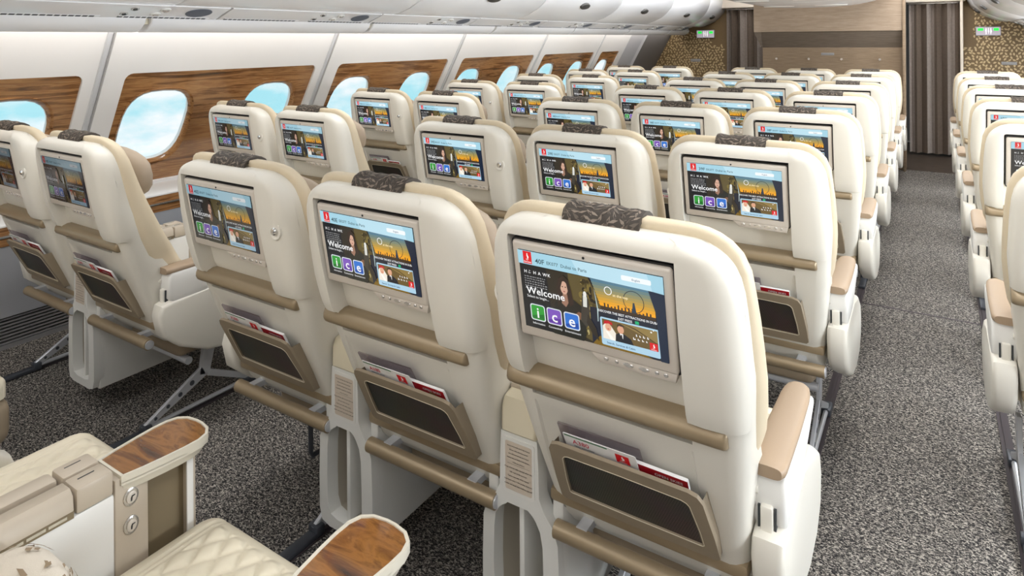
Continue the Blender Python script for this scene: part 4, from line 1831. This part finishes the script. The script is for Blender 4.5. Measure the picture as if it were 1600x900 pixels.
def put_lit(kind, c, n, x, y, depth, rot, label, cat, group):
    o_name = {'card': 'safety_card', 'magazine': 'magazine', 'packet': 'plastic_packet'}[kind]
    if kind not in lit_meshes:
        b = make_lit(kind)
        lit_meshes[kind] = b.mesh(o_name, 'clear_film' if kind == 'packet' else 'printed', color=(kind != 'packet'))
    o = bpy.data.objects.new(o_name, lit_meshes[kind])
    COL.objects.link(o)
    R_ = Matrix((MX, PT, PN)).transposed()
    R_ = R_ @ Matrix.Rotation(rot, 3, 'Z')
    M_ = R_.to_4x4()
    M_.translation = Vector((COLX[c], ROW0 + n, 0)) + PO + MX * x + PT * y - PN * depth
    o.matrix_world = M_
    tag(o, label, cat, group)


SHORT = {'A': 'left window seat', 'B': 'left pair aisle seat', 'D': 'left centre seat', 'E': 'middle centre seat', 'F': 'right centre seat', 'G': 'right block seat'}
lit_rows = {'A': (0, 1, 2), 'B': (0, 1, 2), 'D': (0, 1, 2), 'E': (0, 1, 2), 'F': (0, 1, 2)}
rng = random.Random(11)
for c, rows in lit_rows.items():
    for n in rows:
        j = rng.uniform(-.004, .004)
        put_lit('card', c, n, -.118 + j, .014, .0075, rng.uniform(-.02, .02), 'white A380 safety card in pocket, %s, %s' % (SHORT[c], ROWN[n]), 'safety card', 'safety cards in seat pockets')
        put_lit('magazine', c, n, -.088 + j, .004, .0155, rng.uniform(-.02, .01), 'red-edged magazine behind the card, %s, %s' % (SHORT[c], ROWN[n]), 'magazine', 'magazines in seat pockets')
        put_lit('packet', c, n, -.135 + j, .016, .0200, rng.uniform(-.01, .05), 'clear plastic packet at the back of the pocket, %s, %s' % (SHORT[c], ROWN[n]), 'packet', 'clear packets in seat pockets')

# ------------------------------------------------------------------ consoles between the seats
def make_console():
    t = thing('center_console', 'x', 'console')
    # rear column
    cf = lambda x, y, z: (x, (y - .029) if y <= .504 else .475 + (y - .504) * .907, z)
    ct = lambda x, y, z: (x * .90 + .010, .475 + (y - .504) * .907, z)
    cz = lambda x, y, z: (x, y + .037, z - .028 * min(1, max(0, (z - .2) / .2)))
    b = MB()
    outer = [(-.046, .560), (-.049, .50), (-.050, .44), (-.062, .415), (-.085, .385), (-.095, .35), (-.098, .24), (-.098, .14), (-.088, .108), (-.06, .100),
             (.06, .100), (.088, .108), (.098, .14), (.098, .24), (.095, .35), (.085, .385), (.062, .415), (.050, .44), (.049, .50), (.046, .560)]
    inner = [(-.030, .405), (-.035, .40), (-.042, .395), (-.052, .385), (-.062, .365), (-.066, .33), (-.068, .24), (-.066, .16), (-.055, .135), (-.03, .128),
             (.03, .128), (.055, .135), (.060, .16), (.060, .24), (.058, .33), (.052, .365), (.042, .385), (.035, .395), (.030, .40), (.022, .405)]
    b.add(*ring_prism(outer, inner, 'xz', .098, .135))
    # upper plate filled, inner niche walls and back
    n = len(inner)
    back = [(x * .93, z * .98 + .005) for x, z in inner]
    vs = [(x, .135, z) for x, z in inner] + [(x, .20, z) for x, z in back]
    b.add(vs, [(i, (i + 1) % n, n + (i + 1) % n, n + i) for i in range(n)] + [tuple(range(n, 2 * n))], 1)
    b.add(*rbox(-.010, .004, .112, .2, .125, .395, .004), 0)
    side = [(.12, .100), (.41, .100), (.425, .115), (.425, .30), (.41, .34), (.22, .345), (.16, .40), (.12, .44)]
    b.add(*prism(side, 'yz', -.0975, -.070, .006))
    b.add(*prism(side, 'yz', .070, .0975, .006))
    b.add(*rbox(-.09, .09, .2, .42, .10, .335), 0)
    b.add(*rbox(-.045, .045, .2, .26, .33, .42), 0)
    b.add(*prism([(.125, .40), (.2, .38), (.2, .55), (.125, .56)], 'yz', -.046, .046))
    b.xf(cz)
    b.build('column', ['console_body', 'niche'], t, angle=35)
    b = MB()
    b.add(*prism([(.094, .565), (.096, .615), (.106, .634), (.13, .64), (.19, .64), (.19, .558), (.10, .558)], 'yz', -.045, .045, .008, 3))
    b.xf(cz)
    b.build('cap', 'cap_cream', t, angle=40)
    # placard
    b = MB()
    v, f = prism(rrect(0, .490, .080, .122, .008), 'xz', .0965, .0985)
    b.add(v, f, 0, (.74, .735, .70))
    p = Pic(.068, .106, .00015)
    p.rr(0, 0, 1, 1, .06, (.60, .52, .43))
    for i, (a, z_) in enumerate(((.08, .90), (.16, .82), (.13, .74), (.08, .66), (.30, .58))):
        p.scribble(a, 1 - a * .9, z_, .030, (.04, .035, .03), 40 + i, 6)
    p.rect(.08, .545, .94, .55, (.2, .17, .14))
    for i, s in enumerate(('Keep armrest table stowed when not', 'Life vest inside armrest', 'Fasten seat belt while seated', 'Literature only in this pocket. Remove', 'clutter and small items before take-off')):
        p.text(s, .5, .455 - i * .085, .043, (.04, .035, .03), 'CENTER')
    place(p.mb, (-.034, .0962, .437), (1, 0, 0), (0, 0, 1))
    o2 = len(b.f)
    b.add(p.mb.v, p.mb.f)
    b.c[o2:] = p.mb.c
    b.xf(cz)
    b.build('placard', 'printed', t, color=True)
    # armrest with folding table lids, flat cream side panel
    b = MB()
    b.add(*rbox(-.048, .048, .20, .575, .36, .575, .006))
    b.xf(cf)
    b.build('side_panel', 'white_plastic', t)
    b = MB()
    b.add(*rbox(-.047, -.006, .20, .50, .588, .622, .008, 2))
    b.xf(cf)
    b.build('armrest_pad', 'console_tan', t)
    b = MB()
    b.add(*prism([(.004, .588), (.004, .616), (.012, .622), (.038, .622), (.049, .612), (.052, .588)], 'xz', .20, .50, .003))
    b.xf(cf)
    b.build('table_lid', 'console_tan', t)
    b = MB()
    b.add(*rbox(-.047, .050, .20, .50, .574, .589), 0)
    b.xf(cf)
    b.build('lid_slot', 'console_dark', t)
    b = MB()
    for k in range(9):
        b.add(*rbox(.048, .0505, .205 + k * .032, .233 + k * .032, .578, .583))
    b.xf(cf)
    b.build('hinge_strip', 'chrome', t)
    b = MB()
    b.add(*rbox(-.047, -.001, .504, .572, .575, .622, .006, 2))
    b.add(*rbox(.001, .050, .504, .572, .575, .620, .006, 2))
    b.add(*rbox(-.030, -.028, .52, .55, .6215, .6225), 1)
    b.add(*rbox(.020, .022, .52, .55, .6195, .6208), 1)
    b.xf(cf)
    b.build('hinge_block', ['console_tan', 'vent_dark'], t)
    # front post with storage niche
    b = MB()
    b.add(*prism([(-.046, .575), (.046, .575), (.049, .60), (.050, .64), (.050, .730), (.030, .745), (-.030, .745), (-.046, .72)], 'xy', .26, .30, .0))
    b.add(*rbox(-.046, .050, .574, .640, .30, .598, .003))
    b.add(*rbox(-.046, .050, .728, .745, .30, .598, .004))
    b.add(*rbox(-.046, .030, .64, .728, .30, .598), 1)
    b.add(*rbox(.030, .050, .64, .728, .575, .598))
    b.xf(cf)
    fp = b.build('front_post', ['console_tan', 'console_dark'], t, angle=30)
    b = MB()
    b.add(*rbox(.0485, .053, .722, .737, .30, .585, .001))
    b.xf(cf)
    b.build('white_strip', 'white_plastic', fp)
    for z in (.556, .504):
        b = MB()
        cr = 18
        pr_ = [(.0165, .0498), (.0165, .0525), (.014, .0535), (.0135, .0520)]
        b.add(*loft([[(x, .604 + r_ * .9 * math.cos(2 * PI * k / cr), z + r_ * math.sin(2 * PI * k / cr)) for k in range(cr)] for r_, x in pr_]), 0)
        pr_ = [(.011, .051), (.011, .0545), (.009, .0556)]
        b.add(*loft([[(x, .604 + r_ * .9 * math.cos(2 * PI * k / cr), z + r_ * math.sin(2 * PI * k / cr)) for k in range(cr)] for r_, x in pr_]), 1)
        q = [(-.003, -.006), (.000, -.006), (.001, .001), (.006, .002), (.006, .004), (-.001, .004), (-.003, .0)]
        b.add([(.0558, .604 + a, z + c_) for a, c_ in q], [tuple(range(len(q)))], 2)
        b.xf(cf)
        b.build('recline_button', ['button_silver', 'bezel', 'black_plastic'], t)
    # cocktail table: thin pale rim and walnut top, straight at the rear
    def side_curve(sx):
        P = [(.049, .584), (.057, .62), (.064, .67), (.068, .71), (.068, .742), (.060, .764), (.040, .778), (.010, .783)]
        return [(sx * x, y) for x, y in P]
    out = side_curve(1) + side_curve(-1)[::-1]
    inn = [(x * .92, .685 + (y - .685) * .945) for x, y in out]
    b = MB()
    b.add(*ring_prism(out, inn, 'xy', .590, .604))
    b.add(*prism(out, 'xy', .586, .592))
    lo = [(x * .86, .66 + (y - .66) * .86) for x, y in out]
    n = len(out)
    b.add([(x, y, .590) for x, y in out] + [(x, y, .570) for x, y in lo], [(i, (i + 1) % n, n + (i + 1) % n, n + i) for i in range(n)])
    b.xf(ct)
    b.build('table_rim', 'rim_cream', t, angle=30)
    b = MB()
    b.add(*prism(inn, 'xy', .591, .6015))
    b.xf(ct)
    b.build('table_top', 'table_wood', t, angle=35)
    return t


cons = make_console()
kids_index()
first = True
for n in range(-1, 7):
    for nm, x in (('between the left pair of seats', (COLX['A'] + COLX['B']) / 2), ('left of the middle centre seat', (COLX['D'] + COLX['E']) / 2), ('right of the middle centre seat', (COLX['E'] + COLX['F']) / 2)):
        if n == -1 and 'pair' in nm:
            continue
        loc = (x, ROW0 + n, 0)
        if first:
            o = cons
            first = False
            o.location = loc
        else:
            o = copy_tree(cons, None, loc)
        if n == -1:
            o['label'] = {'left of the middle centre seat': 'console with walnut tray top, white side and two round buttons, lower left', 'right of the middle centre seat': 'walnut-topped console cut off by the bottom edge of the picture'}[nm]
        else:
            o['label'] = 'pale console with placard %s, %s' % (nm, ROWN[n])
        o['group'] = 'seat consoles'

# throw pillow on the nearest seat at the lower left
b = MB()
PA, PB, PC, PP = .135, .045, .14, 2.5
b.add(*blob(0, 0, 0, PA, PB, PC, PP, 32, 18))


def on_pillow(t_, ph):
    cp, sp_ = math.cos(ph), math.sin(ph)
    k = abs(cp) ** (2 / PP)
    ct, st = math.cos(t_), math.sin(t_)
    m_ = 1.022
    return (PA * m_ * k * math.copysign(abs(ct) ** (2 / PP), ct), PB * 1.09 * k * math.copysign(abs(st) ** (2 / PP), st), PC * m_ * math.copysign(abs(sp_) ** (2 / PP), sp_))


rg = random.Random(9)
for q in range(260):
    t0, p0 = rg.uniform(0.05, 2 * PI - .05), rg.uniform(-1.2, 1.35)
    an, ll, hh = rg.uniform(0, 2 * PI), rg.uniform(.06, .11), rg.uniform(.035, .06)
    V_ = [(-ll, -hh * .6), (ll * .2, -hh), (ll, hh * .1), (-ll * .6, hh)]
    b.add([on_pillow(t0 + a * math.cos(an) - c_ * math.sin(an), p0 + a * math.sin(an) + c_ * math.cos(an)) for a, c_ in V_], [(0, 1, 2, 3)], 1)
pl = b.build('throw_pillow', ['pillow_base', 'pillow_leaf'], None, angle=80)
pl.location = (-1.12, .345, .54)
pl.rotation_euler = (math.radians(-60), 0, 0)
tag(pl, 'cream throw pillow with brown leaf print at the bottom left corner', 'pillow')
